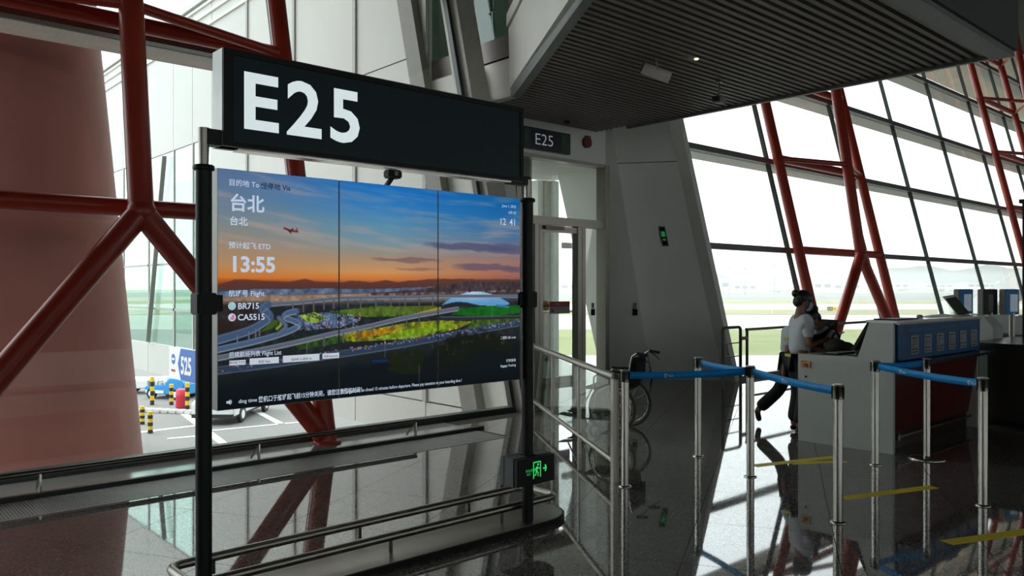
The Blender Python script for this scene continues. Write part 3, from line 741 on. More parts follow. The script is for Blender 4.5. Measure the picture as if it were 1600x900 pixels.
# little camera on the top edge of the screens
cm = MB().box(2.625,2.72,4.02,4.09,2.31,2.36).build('web_camera','black_plastic',st,.008)
MB().bar((2.63,4.06,2.262),(2.67,4.06,2.315),.03,.02).build('camera_neck','black_plastic',cm)
MB().tube([(2.668,4.02,2.336),(2.668,4.008,2.336)],.014,12).build('camera_lens','steel_dark',cm)

# ---- running-man exit box hung on the right post
ex = thing('exit_sign', 'small black exit box with green running man on the right stand post', 'exit sign', (3.77,4.08,.30))
MB().box(3.60,3.95,3.955,3.995,.305,.49).build('sign_face','black_plastic',ex,.004)
MB().box(3.595,3.955,4.085,4.13,.30,.495).build('housing','exit_box',ex,.006)
MB().box(3.595,3.725,3.996,4.084,.30,.495).build('housing','exit_box',ex)
MB().box(3.815,3.955,3.996,4.084,.30,.495).build('housing','exit_box',ex)
pi = MB(); z = .40; y = 3.9535
def q2(mb, pts): mb.add([(x,y,zz) for x,zz in pts], [tuple(range(len(pts)))])
q2(pi,[(3.742,.345),(3.750,.345),(3.750,.452),(3.742,.452)]); q2(pi,[(3.742,.452),(3.815,.452),(3.815,.460),(3.742,.460)]); q2(pi,[(3.807,.35),(3.815,.35),(3.815,.452),(3.807,.452)])
n = 14; cc = (3.788,.438); q2(pi,[(cc[0]+.008*math.cos(2*math.pi*k/n), cc[1]+.008*math.sin(2*math.pi*k/n)) for k in range(n)])
for a, b, ww in (((3.782,.425),(3.772,.392),.013),((3.780,.422),(3.762,.412),.006),((3.762,.412),(3.757,.396),.006),((3.784,.422),(3.797,.408),.006),((3.797,.408),(3.803,.416),.006),((3.773,.393),(3.790,.382),.008),((3.790,.382),(3.786,.358),.007),((3.772,.392),(3.768,.372),.008),((3.768,.372),(3.753,.366),.007)):
    d = Vector((b[0]-a[0],b[1]-a[1])).normalized(); nn = Vector((-d.y,d.x))*ww/2
    q2(pi,[(a[0]-nn.x,a[1]-nn.y),(b[0]-nn.x,b[1]-nn.y),(b[0]+nn.x,b[1]+nn.y),(a[0]+nn.x,a[1]+nn.y)])
pi.build('running_man','exit_green',ex)
ar = MB(); q2(ar,[(3.835,.400),(3.862,.400),(3.862,.410),(3.835,.410)])
q2(ar,[(3.858,.405),(3.872,.405),(3.862,.428),(3.850,.428)]); q2(ar,[(3.850,.382),(3.862,.382),(3.872,.405),(3.858,.405)])
ar.build('arrow','exit_green',ex)
text('安全出口', .016, (3.672,3.9545,.398), RT, UP, 'exit_green_dim', ex, bold=.01, ext=.0008); text('EXIT', .014, (3.682,3.9545,.375), RT, UP, 'exit_green_dim', ex, bold=.01, ext=.0008)

# ================================================================== GLASS BALUSTRADE
ba = thing('glass_balustrade', 'steel and glass balustrade leading from the queue posts to the gate door', 'balustrade', (6.2,6.1,0))
A = Vector((5.13,4.42,0)); Bv = Vector((8.35,9.45,0)); dv = (Bv-A).normalized(); nb = Vector((-dv.y,dv.x,0))
ln = (Bv-A).length
MB().tube([A+Vector((0,0,.90)), Bv+Vector((0,0,.90))], .032, 14).build('top_rail','steel_dull',ba)
MB().tube([A+Vector((0,0,.185)), Bv+Vector((0,0,.185))], .026, 12).build('bottom_rail','steel_dull',ba)
pts = [0,1.22,2.45,3.68,4.9,ln]
for k, s_ in enumerate(pts):
    p = A+dv*s_; wd = .05 if k == 0 else .032
    MB().bar(p, p+Vector((0,0,.885)), wd*1.6, wd, up=nb).build('post','steel_dull',ba)
for a, b in zip(pts[:-1], pts[1:]):
    p, q = A+dv*(a+.06), A+dv*(b-.06)
    MB().slab([p+Vector((0,0,.22)), q+Vector((0,0,.22)), q+Vector((0,0,.86)), p+Vector((0,0,.86))], nb*.01).build('glass_pane','rail_glass',ba)

# ================================================================== QUEUE POSTS
def queue_post(loc, label, disc_=False):
    t = thing('queue_post', label, 'queue post', loc, 'steel queue posts', world=False)
    if disc_: MB().lathe([(.175,0),(.175,.008),(.15,.02),(.05,.03)], n=32).build('base','steel',t)
    else: MB().lathe([(.055,0),(.055,.006),(.036,.014)], n=24).build('base','steel',t)
    MB().lathe([(.033,.008),(.033,.868)], n=24).build('pole','steel',t)
    hd = MB().lathe([(.036,.866),(.036,.958),(.040,.960),(.040,.970),(.030,.973)], n=24).build('head','steel_dull',t)
    for a in range(4):
        c, s_ = math.cos(a*math.pi/2+.35), math.sin(a*math.pi/2+.35)
        MB().bar((c*.036,s_*.036,.872),(c*.036,s_*.036,.957),.022,.012,up=(c,s_,0)).build('belt_slot','black_plastic',t)
    return t
QP = [((5.12,4.30,0),'steel queue post at the near end of the glass balustrade'),
      ((6.57,4.59,0),'slim steel queue post nearest the window, start of the light blue belt'),
      ((6.20,3.79,0),'steel queue post where three blue belts meet'),
      ((5.45,2.64,0),'nearest steel queue post, in front of the white counter side'),
      ((7.49,3.27,0),'steel queue post standing at the counter corner'),
      ((8.14,3.06,0),'steel queue post with a wide round base in front of the red counter front'),
      ((6.69,2.11,0),'rightmost steel queue post before the dark cabinet')]
posts = [queue_post(l, s_, i == 5) for i, (l, s_) in enumerate(QP)]
def belt(i, j, marks):
    a = Vector(QP[i][0]); b = Vector(QP[j][0]); d = (b-a).normalized(); n = Vector((-d.y,d.x,0)); ps = a+d*.045; pe = b-d*.045
    pr = posts[i]; mb = MB(); N_ = 14; L_ = (pe-ps).length; vs = []
    for s_ in (-.0012,.0012):
        for k in range(N_+1):
            f = k/N_; p = ps+d*(L_*f)-a; sg = -.012*4*f*(1-f)
            vs += [p+n*s_+Vector((0,0,.893+sg)), p+n*s_+Vector((0,0,.953+sg))]
    m_ = 2*(N_+1); fs = []
    for k in range(N_): fs += [(2*k,2*k+2,2*k+3,2*k+1),(m_+2*k+1,m_+2*k+3,m_+2*k+2,m_+2*k),(2*k+1,2*k+3,m_+2*k+3,m_+2*k+1),(2*k+2,2*k,m_+2*k,m_+2*k+2)]
    be = mb.add(vs, fs, True).build('belt','blue_belt',pr)
    MB().box(pe.x-a.x-.012,pe.x-a.x+.012,pe.y-a.y-.012,pe.y-a.y+.012,.885,.96).build('belt_clip','black_plastic',pr)
    # print on the side that faces the hall
    sd = -1 if n.dot(Vector((-1,-.4,0))) < 0 else 1; nn = n*sd; rt = d if d.cross(Vector((0,0,1))).dot(nn) > 0 else -d
    for f in marks:
        c = ps+d*(L_*f)-a+nn*.0022+Vector((0,0,.920-.012*4*f*(1-f)))
        mk = MB()
        ring = [c+rt*(.017*math.cos(2*math.pi*k/20))+Vector((0,0,.017*math.sin(2*math.pi*k/20))) for k in range(20)]
        rin = [c+rt*(.011*math.cos(2*math.pi*k/20))+Vector((0,0,.011*math.sin(2*math.pi*k/20))) for k in range(20)]
        mk.add(ring+rin, [(k,(k+1)%20,20+(k+1)%20,20+k) for k in range(16)])
        for aa in (.6,2.2,4.2): mk.add([c+rt*(.011*math.cos(aa))+Vector((0,0,.011*math.sin(aa))), c+rt*(.002*math.cos(aa+1))+Vector((0,0,.002*math.sin(aa+1))), c+rt*(.011*math.cos(aa+.5))+Vector((0,0,.011*math.sin(aa+.5)))], [(0,1,2)])
        mk.build('belt_emblem','belt_white',be)
        text('BCIA', .017, c+rt*.024-Vector((0,0,.012)), rt, (0,0,1), 'belt_white', be, bold=.02, ext=.0003)
belt(0, 2, [.30]); belt(1, 2, []); belt(2, 3, [.42]); belt(4, 6, [.26,.92]); belt(5, 4, [])

# ================================================================== BOARDING COUNTER
co = thing('boarding_counter', 'white-sided boarding counter with blue notice panel and dark red front', 'counter', (9.2,3.9,0))
side = [(4.35,0),(4.35,.94),(3.72,.94),(3.585,1.29),(3.40,1.29),(3.40,1.27),(3.40,.90),(3.47,.3),(3.47,0)]
side = [(4.35,0),(4.35,.94),(3.70,.94),(3.58,1.30),(3.34,1.30),(3.34,.0)]
for x0, x1 in ((8.06,8.10),(10.40,10.44)):
    MB().slab([(x0,y_,z_) for y_,z_ in side], (x1-x0,0,0)).build('side_panel','counter_white',co,.004)
MB().box(8.10,10.40,3.72,4.33,.90,.935).build('desk_top','grey_plastic',co)
MB().hexa([(8.10,3.60,.935),(10.40,3.60,.935),(10.40,3.70,.935),(8.10,3.70,.935)], [(8.10,3.50,1.28),(10.40,3.50,1.28),(10.40,3.56,1.28),(8.10,3.56,1.28)]).build('rear_panel','grey_plastic',co)
MB().box(8.07,10.46,3.31,3.62,1.30,1.325).build('ledge_top','counter_top',co,.004)
bl = MB().box(8.12,10.42,3.32,3.36,.925,1.285).build('notice_panel','counter_blue',co)
MB().box(8.10,10.44,3.30,3.36,1.285,1.302).build('trim_strip','steel_dull',co)
MB().box(8.10,10.50,3.16,3.40,.885,.915).build('front_shelf','ledge',co)
MB().hexa([(8.12,3.44,.18),(10.40,3.44,.18),(10.40,3.46,.18),(8.12,3.46,.18)], [(8.12,3.33,.885),(10.40,3.33,.885),(10.40,3.37,.885),(8.12,3.37,.885)]).build('front_panel','counter_red',co)
MB().box(8.12,10.40,3.46,3.50,0,.18).build('plinth','dark_brown',co)
MB().tube([(8.25,3.38,.145),(10.3,3.38,.145)],.014,10).build('kick_rail','steel_dull',co)
MB().tube([(8.25,3.36,.145),(8.25,3.44,.145)],.032,16).build('rail_end','steel_dull',co)
MB().box(10.46,10.62,3.30,3.34,.35,.885).build('end_panel','end_panel',co)
for k in range(6):
    x0 = 8.42+.338*k; sh_ = MB().box(x0,x0+.20,3.315,3.32,.972,1.165).build('notice_sheet','sheet',bl)
for k in range(6):
    x0 = 8.42+.338*k; mb = MB(); rr = random.Random(k)
    mb.box(x0+.03,x0+.15,3.3135,3.315,1.13,1.142)
    for r_ in range(4): mb.box(x0+.02,x0+.02+.06+.1*rr.random(),3.3135,3.315,1.105-.018*r_,1.110-.018*r_)
    for c_ in range(3):
        for r_ in range(2):
            xx = x0+.025+.055*c_; zz = .985+.032*r_; mb.box(xx,xx+.022+.012*rr.random(),3.3135,3.315,zz,zz+.014+.010*rr.random())
    mb.build('sheet_print','sheet_ink',bl)
phoenix((8.30,3.318,1.215), .055, RT, UP, None, 'bird_print', bl)
text('中国国际航空公司', .028, (8.39,3.3195,1.205), RT, UP, 'blue_ink', bl, bold=.01, sx=.9); text('AIR CHINA', .026, (8.80,3.3195,1.205), RT, UP, 'blue_ink', bl, bold=.01)
text('登机提示 BOARDING NOTICE', .024, (9.25,3.3195,1.215), RT, UP, 'blue_ink', bl, bold=.005)
cbn = MB().box(8.045,8.06,4.20,4.31,.795,.875).build('call_plate','orange_plate',co,.004)
MB().tube([(8.045,4.25,.825),(8.028,4.25,.825)],.019,14).build('button','red_alarm',cbn)
text('EMERGENCY', .013, (8.0448,4.305,.855), (0,-1,0), UP, 'sheet_ink', cbn, bold=.01, sx=.72)
MB().tube([(8.06,4.255,.70),(8.052,4.255,.70)],.012,10).build('screw_cover','black_plastic',co)
# things on the counter
t = thing('monitor', 'black monitor back rising behind the white counter side', 'monitor', (8.3,3.78,.935))
MB().hexa([(8.16,3.78,1.0),(8.60,3.78,1.0),(8.60,3.82,1.0),(8.16,3.82,1.0)], [(8.16,3.60,1.31),(8.60,3.60,1.31),(8.60,3.64,1.31),(8.16,3.64,1.31)]).build('screen_case','black_plastic',t,.005)
MB().box(8.33,8.43,3.76,3.84,.945,1.02).build('stand_neck','black_plastic',t); MB().box(8.26,8.50,3.74,3.90,.936,.946).build('stand_foot','black_plastic',t)
t = thing('keyboard', 'black keyboard lying on the counter desk below the monitor', 'keyboard', (8.35,4.05,.935))
MB().box(8.16,8.58,3.96,4.11,.936,.956).build('case','black_plastic',t,.004)
kb = MB()
for i in range(13):
    for j in range(4): kb.box(8.175+.03*i,8.199+.03*i,3.972+.032*j,3.998+.032*j,.956,.963)
kb.build('keys','grey_plastic',t,kind='stuff')
tag(MB().box(8.16,8.42,3.93,3.955,.936,.938).build('paper_slip','paper'), 'white paper slip lying in front of the keyboard', 'paper')
tag(MB().slab([(8.62,4.0,.936),(8.92,4.03,.936),(8.90,4.24,.936),(8.60,4.21,.936)], (0,0,.012)).build('paper_stack','paper'), 'white paper stack on the counter desk before the seated woman', 'paper')
tag(MB().slab([(8.16,3.36,1.326),(8.72,3.36,1.326),(8.70,3.56,1.326),(8.16,3.58,1.326)], (0,0,.012)).build('document_folder','black_plastic',bevel=.003), 'flat black folder on the counter top ledge', 'folder')
tag(MB().slab([(9.25,3.38,1.326),(9.95,3.36,1.326),(9.98,3.56,1.345),(9.30,3.58,1.330)], (0,0,.004)).build('paper_sheet','paper'), 'loose white sheets on the counter top ledge', 'paper')
tag(MB().lathe([(.03,0),(.035,.02),(.02,.035)], (9.02,3.46,1.326), 14).build('tape_roll','grey_plastic'), 'small grey tape roll on the counter top ledge', 'tape')
t = thing('tablet_display', 'tilted dark display on a small foot at the right end of the counter', 'display', (10.6,3.5,1.326))
MB().slab([(9.88,3.52,1.53),(10.22,3.52,1.55),(10.53,3.46,1.335),(10.13,3.46,1.325)][::-1], (.02,.03,.02)).build('screen_case','counter_top',t)
MB().slab([(9.905,3.517,1.527),(10.215,3.517,1.545),(10.505,3.458,1.342),(10.135,3.458,1.333)][::-1], (.001,-.006,.002)).build('screen_glass','screen_off',t)
MB().box(10.14,10.42,3.40,3.54,1.326,1.334).build('foot','grey_plastic',t); MB().box(10.22,10.36,3.48,3.52,1.33,1.40).build('neck','grey_plastic',t)
t = thing('handbag', 'slumped dark grey bag on the counter in front of the seated woman', 'bag', (8.62,4.45,.93))
MB().ball((8.62,4.20,1.01), (.17,.10,.075), 16, 10).ball((8.73,4.14,.99),(.09,.09,.06),12,8).build('bag_body','grey_cloth',t)
MB().tube(arc((8.62,4.20,1.06),.09,.3,math.pi-.3,10,(1,0,0),(0,0,1)),.012,8).build('handle','black_plastic',t)

# ================================================================== BOARDING KIOSKS, FLAP GATES AND CABINETS TO THE RIGHT
R_ = Vector((math.sin(R(48.1)),-math.cos(R(48.1)),0)); F_ = Vector((math.cos(R(48.1)),math.sin(R(48.1)),0))
def kiosk(loc, label, view):
    t = thing('boarding_kiosk', label, 'kiosk', loc, 'self boarding kiosks', world=False, rz=R(-22))
    MB().tube([(0,.02,.02),(0,.02,1.30)],.035,14).build('pole','steel_dull',t); MB().lathe([(.14,0),(.14,.015),(.05,.03)],(0,.02,0),20).build('foot','steel_dull',t)
    MB().box(-.16,.11,.0,.10,1.27,1.635).build('case','kiosk_case',t,.012)
    MB().box(-.15,.105,-.008,.0,1.275,1.63).build('bezel',view[0],t)
    MB().box(-.07,.075,-.011,-.008,1.315,1.56).build('display',view[1],t)
    return t
for px_, z_, lab, vw in ((1511,11.6,'left boarding kiosk with a pale lit display behind the tilted screen',('kiosk_blue','kiosk_view')),(1549,11.3,'middle boarding kiosk with a dark display',('black_plastic','screen_off')),(1583,11.3,'right boarding kiosk with a lit blue display beside the dark pillar',('kiosk_blue','kiosk_view'))):
    p = F_*z_+R_*((px_-800)/1244*z_); kiosk((p.x,p.y,0), lab, vw)
def flap(loc, label):
    t = thing('flap_gate', label, 'gate', loc, 'flap gates', world=False, rz=R(-78))
    MB().box(-.35,.35,-.10,.10,0,.92).build('cabinet','dark_brown',t); MB().box(-.37,.37,-.11,.11,.92,.96).build('cabinet_top','steel_dark',t)
    for s_, in ((-1,),(1,)):
        q = [(s_*.04,.96),(s_*.30,.96),(s_*.26,1.24),(s_*.08,1.24)]
        MB().slab([(x,-.015,z) for x,z in (q if s_ > 0 else q[::-1])], (0,.03,0)).build('flap','paddle',t)
    return t
for px_, z_, lab in ((1548,12.6,'leftmost flap gate with two white paddles behind the middle kiosk'),(1582,12.2,'second flap gate with two white paddles behind the right kiosk'),(1612,11.7,'rightmost flap gate at the frame edge by the dark pillar')):
    p = F_*z_+R_*((px_-800)/1244*z_); flap((p.x,p.y,0), lab)
t = thing('gate_cabinet', 'pale grey cabinet with a sloping shoulder right of the blue counter panel', 'cabinet', (11.3,3.7,0))
MB().slab([(11.9,3.97,.02),(11.9,3.97,1.26),(11.9,3.74,1.26),(11.9,3.63,1.12),(11.9,3.63,.02)][::-1], (.4,0,0)).build('body','paddle',t,.006)
MB().box(11.70,12.4,3.56,4.1,.84,.88).build('shelf','ledge',t)
t = thing('dark_cabinet', 'long dark brown cabinet at the right edge behind the last queue post', 'cabinet', (11.5,2.9,0))
MB().box(10.72,12.4,2.0,3.52,.06,.95).build('body','dark_brown',t,.006); MB().box(10.70,12.42,1.98,3.54,.95,.985).build('worktop','ledge',t); MB().box(10.78,12.4,2.05,3.5,0,.06).build('plinth','black_plastic',t)
t = thing('dark_pillar', 'tall thin black pillar cut by the right edge of the photo', 'pillar', (12.1,3.1,0))
MB().box(11.83,12.15,2.98,3.27,.985,2.75).build('body','black_metal',t); MB().box(11.80,12.18,2.95,3.30,2.75,2.80).build('cap','black_metal',t)

# ================================================================== BARRIERS BY THE RIGHT WINDOW
t = thing('short_barrier', 'short rounded steel barrier beside the leaning white wall', 'barrier', (11.6,7.2,0))
MB().tube([(11.2,7.35,0),(11.2,7.35,.94)]+arc((11.26,7.35,.94),.06,math.pi,math.pi/2,4,(1,0,0),(0,0,1))+arc((11.66,7.35,.94),.06,math.pi/2,0,4,(1,0,0),(0,0,1))+[(11.72,7.35,0)],.026,10).build('frame','steel_dark',t)
for h in (.30,.52,.74): MB().tube([(11.2,7.35,h),(11.72,7.35,h)],.010,8).build('crossbar','steel_dark',t)
MB().box(11.72,11.90,7.33,7.37,.78,.84).build('link','steel_dark',t)
t = thing('window_barrier', 'long low steel barrier in front of the right window', 'barrier', (14,7.35,0))
MB().box(11.9,17.2,7.325,7.375,.93,.975).build('top_bar','steel_dark',t); MB().box(11.9,17.2,7.33,7.37,.16,.19).build('bottom_bar','steel_dark',t)
for D in (11.92,14.5,17.18): MB().box(D-.014,D+.014,7.33,7.37,0,.93).build('upright','steel_dark',t)

# ================================================================== WHEELCHAIR (local: +x forward)
wc = thing('wheelchair', 'folded-back empty wheelchair parked behind the glass balustrade', 'wheelchair', (7.11,6.04,0), rz=R(110), world=False)
for s_ in (-1,1):
    y_ = s_*.27
    whl = MB().tube([(.27*math.cos(2*math.pi*k/28),y_,.285+.27*math.sin(2*math.pi*k/28)) for k in range(28)],.017,8,closed=True).build('wheel','tyre',wc)
    MB().tube([(.235*math.cos(2*math.pi*k/28),y_+s_*.045,.285+.235*math.sin(2*math.pi*k/28)) for k in range(28)],.008,6,closed=True).build('push_rim','steel',whl)
    sp = MB().tube([(0,y_-.03,.285),(0,y_+.03,.285)],.03,10)
    for k in range(12): a = 2*math.pi*k/12; sp.tube([(0,y_,.285),(.26*math.cos(a),y_,.285+.26*math.sin(a))],.003,5)
    sp.build('spokes','steel',whl)
    MB().tube([(.40,y_*.8,.50),(-.14,y_*.8,.50),(-.20,y_*.8,.80),(-.22,y_*.8,.88),(-.27,y_*.8,.915),(-.30,y_*.8,.915)],.011,8).build('back_tube','steel',wc)
    MB().tube([(-.28,y_*.8,.916),(-.40,y_*.8,.90)],.018,10).build('handgrip','rubber',wc)
    MB().tube([(-.30,y_*.8,.895),(-.36,y_*.8,.86),(-.40,y_*.8,.82)],.006,6).build('brake_lever','black_plastic',wc)
    MB().tube([(-.13,y_*.8,.14),(.38,y_*.8,.14),(.42,y_*.8,.30),(.40,y_*.8,.50)],.011,8).build('side_frame','steel',wc)
    MB().tube([(-.16,y_*.85,.68),(.18,y_*.85,.68),(.24,y_*.85,.62),(.24,y_*.85,.50)],.011,8).build('arm_tube','steel',wc)
    MB().box(-.12,.18,y_*.85-.025,y_*.85+.025,.685,.71).build('armrest','rubber',wc)
    cs = MB().tube([(.40+.07*math.cos(2*math.pi*k/16),y_*.8,.08+.07*math.sin(2*math.pi*k/16)) for k in range(16)],.014,7,closed=True).build('caster','tyre',wc)
    MB().tube([(.40,y_*.8,.08),(.40,y_*.8,.30)],.010,6).build('caster_fork','steel',cs)
    MB().tube([(.42,y_*.7,.46),(.58,y_*.7,.16)],.010,7).build('leg_tube','steel',wc)
    MB().slab([(.54,y_*.2,.14),(.70,y_*.2,.16),(.70,y_*.75,.16),(.54,y_*.75,.14)] if s_ > 0 else [(.54,y_*.75,.14),(.70,y_*.75,.16),(.70,y_*.2,.16),(.54,y_*.2,.14)], (0,0,.012)).build('footplate','black_plastic',wc)
MB().box(-.14,.36,-.21,.21,.48,.515).build('seat','chair_fabric',wc,.01)
MB().hexa([(-.17,-.21,.52),(-.14,-.21,.52),(-.14,.21,.52),(-.17,.21,.52)], [(-.225,-.21,.86),(-.195,-.21,.86),(-.195,.21,.86),(-.225,.21,.86)]).build('backrest','chair_fabric',wc)
MB().box(-.25,-.225,-.16,.16,.60,.80).build('back_pocket','chair_fabric',wc)
MB().box(-.23,-.19,-.225,-.185,.80,.885).build('back_sleeve','chair_blue',wc)
for s_ in (-1,1): MB().tube([(0,s_*.22,.14),(0,-s_*.22,.48)],.010,6).build('cross_brace','steel',wc)
MB().tube([(0,-.27,.285),(0,.27,.285)],.010,8).build('axle','steel',wc)

# ================================================================== WALL AND CEILING FITTINGS AT THE GATE
gs = thing('gate_number_sign', 'small dark blue gate number sign with green ends above the door', 'sign', (9.5,9.78,4.0))
MB().box(8.97,10.10,9.72,9.80,3.99,4.35).build('case','sign_navy',gs)
text('E25', .20, (9.23,9.72,4.075), RT, UP, 'sign_lit', gs, bold=-.008, sx=1.12)
MB().box(9.86,10.08,9.716,9.72,4.01,4.33).build('green_end','sign_green',gs); MB().box(8.99,9.12,9.716,9.72,4.01,4.33).build('green_end','sign_green',gs)
mb = MB()
for a in (8.99,9.86):
    mb.box(a+.03,a+.05,9.713,9.716,4.14,4.28); mb.box(a+.03,a+.12,9.713,9.716,4.28,4.30); mb.bar((a+.07,9.714,4.25),(a+.09,9.714,4.16),.003,.02); mb.bar((a+.06,9.714,4.13),(a+.10,9.714,4.19),.003,.018)
mb.build('pictogram','sign_picto',gs)
t = thing('fire_alarm', 'dark red round fire alarm on the wall right of the small gate sign', 'alarm', (10.58,9.78,4.28))
MB().tube([(10.58,9.80,4.27),(10.58,9.74,4.27)],.10,20).build('bell','alarm_dark',t); MB().box(10.55,10.66,9.75,9.80,4.30,4.39).build('back_box','alarm_dark',t)
def reader(x, y, yaw, label):
    t = thing('card_reader', label, 'card reader', (x,y,1.1), 'wall card readers', world=False, rz=yaw)
    MB().box(-.045,.045,-.03,0,.05,.17).build('reader_case','black_plastic',t,.005); MB().box(-.032,.032,-.02,0,.18,.28).build('keypad','grey_plastic',t,.004)
reader(10.80,9.84,0,'card reader on the glass side panel right of the gate door'); reader(11.38,9.32,R(-58),'card reader on the white wall right of the gate door')
es = thing('exit_strip', 'narrow upright green exit strip on the leaning white wall', 'exit sign', (11.9,8.9,2.4))
a = Vector((11.92,8.50,2.42)); b = Vector((11.92,8.50,2.80)); 
ee = Vector((12.36-11.565,7.93-9.08,0)).normalized(); nn = Vector((-.82,-.57,0)); 
def onw(x, h): f = (x-11.565)/(12.36-11.565); return Vector((x, 9.08+.25*h+f*(7.93-9.08), h))
def strip(x0,x1,h0,h1,off,m,name):
    q = [onw(x0,h0),onw(x1,h0),onw(x1,h1),onw(x0,h1)]; q = [p+nn*off for p in q]; MB().slab(q, nn*.012).build(name,m,es)
strip(11.945,12.015,2.42,2.80,.002,'grey_plastic','frame'); strip(11.953,12.007,2.44,2.78,.014,'black_plastic','face'); strip(11.960,12.0,2.60,2.70,.026,'strip_green','running_man'); strip(11.965,11.995,2.53,2.56,.026,'strip_green','arrow')
ds = thing('door_notice', 'yellow disc with a red and grey notice on the gate door glass', 'notice', (9.75,9.78,1.3))
MB().tube([(9.60,9.842,1.34),(9.60,9.832,1.34)],.088,24).build('disc','sign_yellow',ds); MB().box(9.53,9.68,9.829,9.832,1.325,1.36).build('disc_bar','dark_brown',ds)
MB().box(9.70,10.20,9.833,9.842,1.32,1.415).build('red_panel','sign_red',ds); MB().box(9.70,10.20,9.833,9.842,1.20,1.32).build('grey_panel','sign_grey',ds)
text('登机口', .03, (9.85,9.8322,1.355), RT, UP, 'sign_grey', ds, bold=.01); text('非请勿入 NO ENTRY', .022, (9.84,9.8322,1.27), RT, UP, 'sheet_ink', ds, bold=.01, sx=.9)
MB().tube([(9.77,9.8335,1.26),(9.77,9.8315,1.26)],.035,18).build('no_entry_mark','sign_red',ds)
sp = thing('ceiling_speaker', 'white cylinder loudspeaker hanging under the slatted canopy', 'loudspeaker', (8.05,6.25,4.36))
c0 = Vector((8.05,6.25,4.36)); ax = (R_*.17+Vector((0,0,-.065)))
MB().tube([c0-ax,c0+ax],.075,20).build('barrel','fascia',sp); MB().tube([c0-ax*1.0,c0-ax*1.12],.055,16).build('rear_cap','steel_dark',sp)
MB().tube([c0+Vector((0,0,.07)),c0+Vector((0,0,.16))],.012,8).build('stem','fascia',sp); MB().tube(arc(c0,.085,.2,math.pi-.2,10,(F_.x,F_.y,0),(0,0,1)),.008,6).build('yoke','fascia',sp)
pc = thing('security_camera', 'small box camera hanging under the canopy edge near the windows', 'camera', (9.4,6.28,4.24))
c1 = Vector((9.42,6.26,4.24)); MB().box(9.36,9.50,6.18,6.30,4.19,4.28).build('camera_case','grey_plastic',pc,.006); MB().box(9.31,9.36,6.20,6.28,4.20,4.27).build('lens_hood','black_plastic',pc)
MB().tube([(9.42,6.24,4.28),(9.42,6.24,4.5)],.012,8).build('stem','grey_plastic',pc); MB().lathe([(.045,0),(.045,.02),(.02,.03)],(9.42,6.24,4.47),14).build('ceiling_plate','grey_plastic',pc)
tag(MB().lathe([(.02,.0),(.03,.012)],(8.32,5.84,4.488),12).build('downlight','lamp_on'), 'tiny lit spot lamp between the canopy slats', 'lamp')
tag(MB().lathe([(.03,0),(.055,.02),(.06,.045)],(9.78,9.50,4.455),18).build('smoke_detector','dark_brown'), 'dark smoke detector under the canopy above the door sign', 'detector')

# ---- yellow tape on the floor
def tape(p, q, wd, label):
    p = Vector(p+(0,)); q = Vector(q+(0,)); d = (q-p).normalized(); n = Vector((-d.y,d.x,0))*wd/2
    tag(MB().slab([p-n,q-n,q+n,p+n], (0,0,.0015)).build('floor_tape','yellow_tape'), label, 'floor tape', 'yellow floor tapes')
tape((6.60,4.0),(7.55,3.68),.10,'yellow floor tape strip farthest away, beside the counter corner')
tape((6.95,3.82),(7.42,3.52),.09,'short yellow tape piece forking off behind the nearest queue post')
tape((6.10,2.92),(7.02,2.58),.10,'yellow floor tape strip in front of the counter, right of the nearest post')
tape((5.54,1.96),(6.6,1.52),.10,'yellow floor tape strip at the bottom right edge')

# ================================================================== PEOPLE
def skin(name, J, E, m, parent, sub=2, root=None):
    names = list(J); idx = {n_: i for i, n_ in enumerate(names)}
    me = bpy.data.meshes.new(name); me.from_pydata([J[n_][0] for n_ in names], [(idx[a], idx[b]) for a, b in E], []); me.update()
    o = bpy.data.objects.new(name, me); C.objects.link(o)
    md = o.modifiers.new('s', 'SKIN'); md.use_smooth_shade = True
    lay = me.skin_vertices[0].data
    for n_ in names:
        r = J[n_][1]; lay[idx[n_]].radius = r if isinstance(r, tuple) else (r, r)
    for i in range(len(names)): lay[i].use_root = False
    lay[idx[root or names[0]]].use_root = True
    s = o.modifiers.new('u', 'SUBSURF'); s.levels = sub; s.render_levels = sub
    nm = bpy.data.meshes.new_from_object(o.evaluated_get(bpy.context.evaluated_depsgraph_get()))
    bpy.data.objects.remove(o); bpy.data.meshes.remove(me)
    nm.name = name; nm.materials.clear(); nm.materials.append(M[m])
    for p in nm.polygons: p.use_smooth = True
    return link(bpy.data.objects.new(name, nm), parent)
def chain(*ns): return list(zip(ns[:-1], ns[1:]))
def hand(J, E, wr, d, up, side, curl=.5):
    """palm, four unequal fingers and a thumb leaving the side of the palm"""
    w_ = Vector(J[wr][0]); d = Vector(d).normalized(); up = Vector(up).normalized(); sd = d.cross(up).normalized()*side
    J[wr+'p'] = (w_+d*.05, (.034,.018)); E += [(wr, wr+'p')]
    for k, (off, ln_) in enumerate(((-.027,.062),(-.009,.074),(.009,.068),(.026,.052))):
        a = w_+d*.085+sd*off; b = a+d*ln_*.5-up*curl*.012; c = b+d*ln_*.4-up*curl*.035
        J[f'{wr}f{k}a'] = (a,.0105); J[f'{wr}f{k}b'] = (b,.0095); J[f'{wr}f{k}c'] = (c,.008)
        E += [(wr+'p', f'{wr}f{k}a'), (f'{wr}f{k}a', f'{wr}f{k}b'), (f'{wr}f{k}b', f'{wr}f{k}c')]
    a = w_+d*.035-sd*.038; b = w_+d*.075-sd*.050-up*.012
    J[wr+'ta'] = (a,.012); J[wr+'tb'] = (b,.009); E += [(wr+'p', wr+'ta'), (wr+'ta', wr+'tb')]
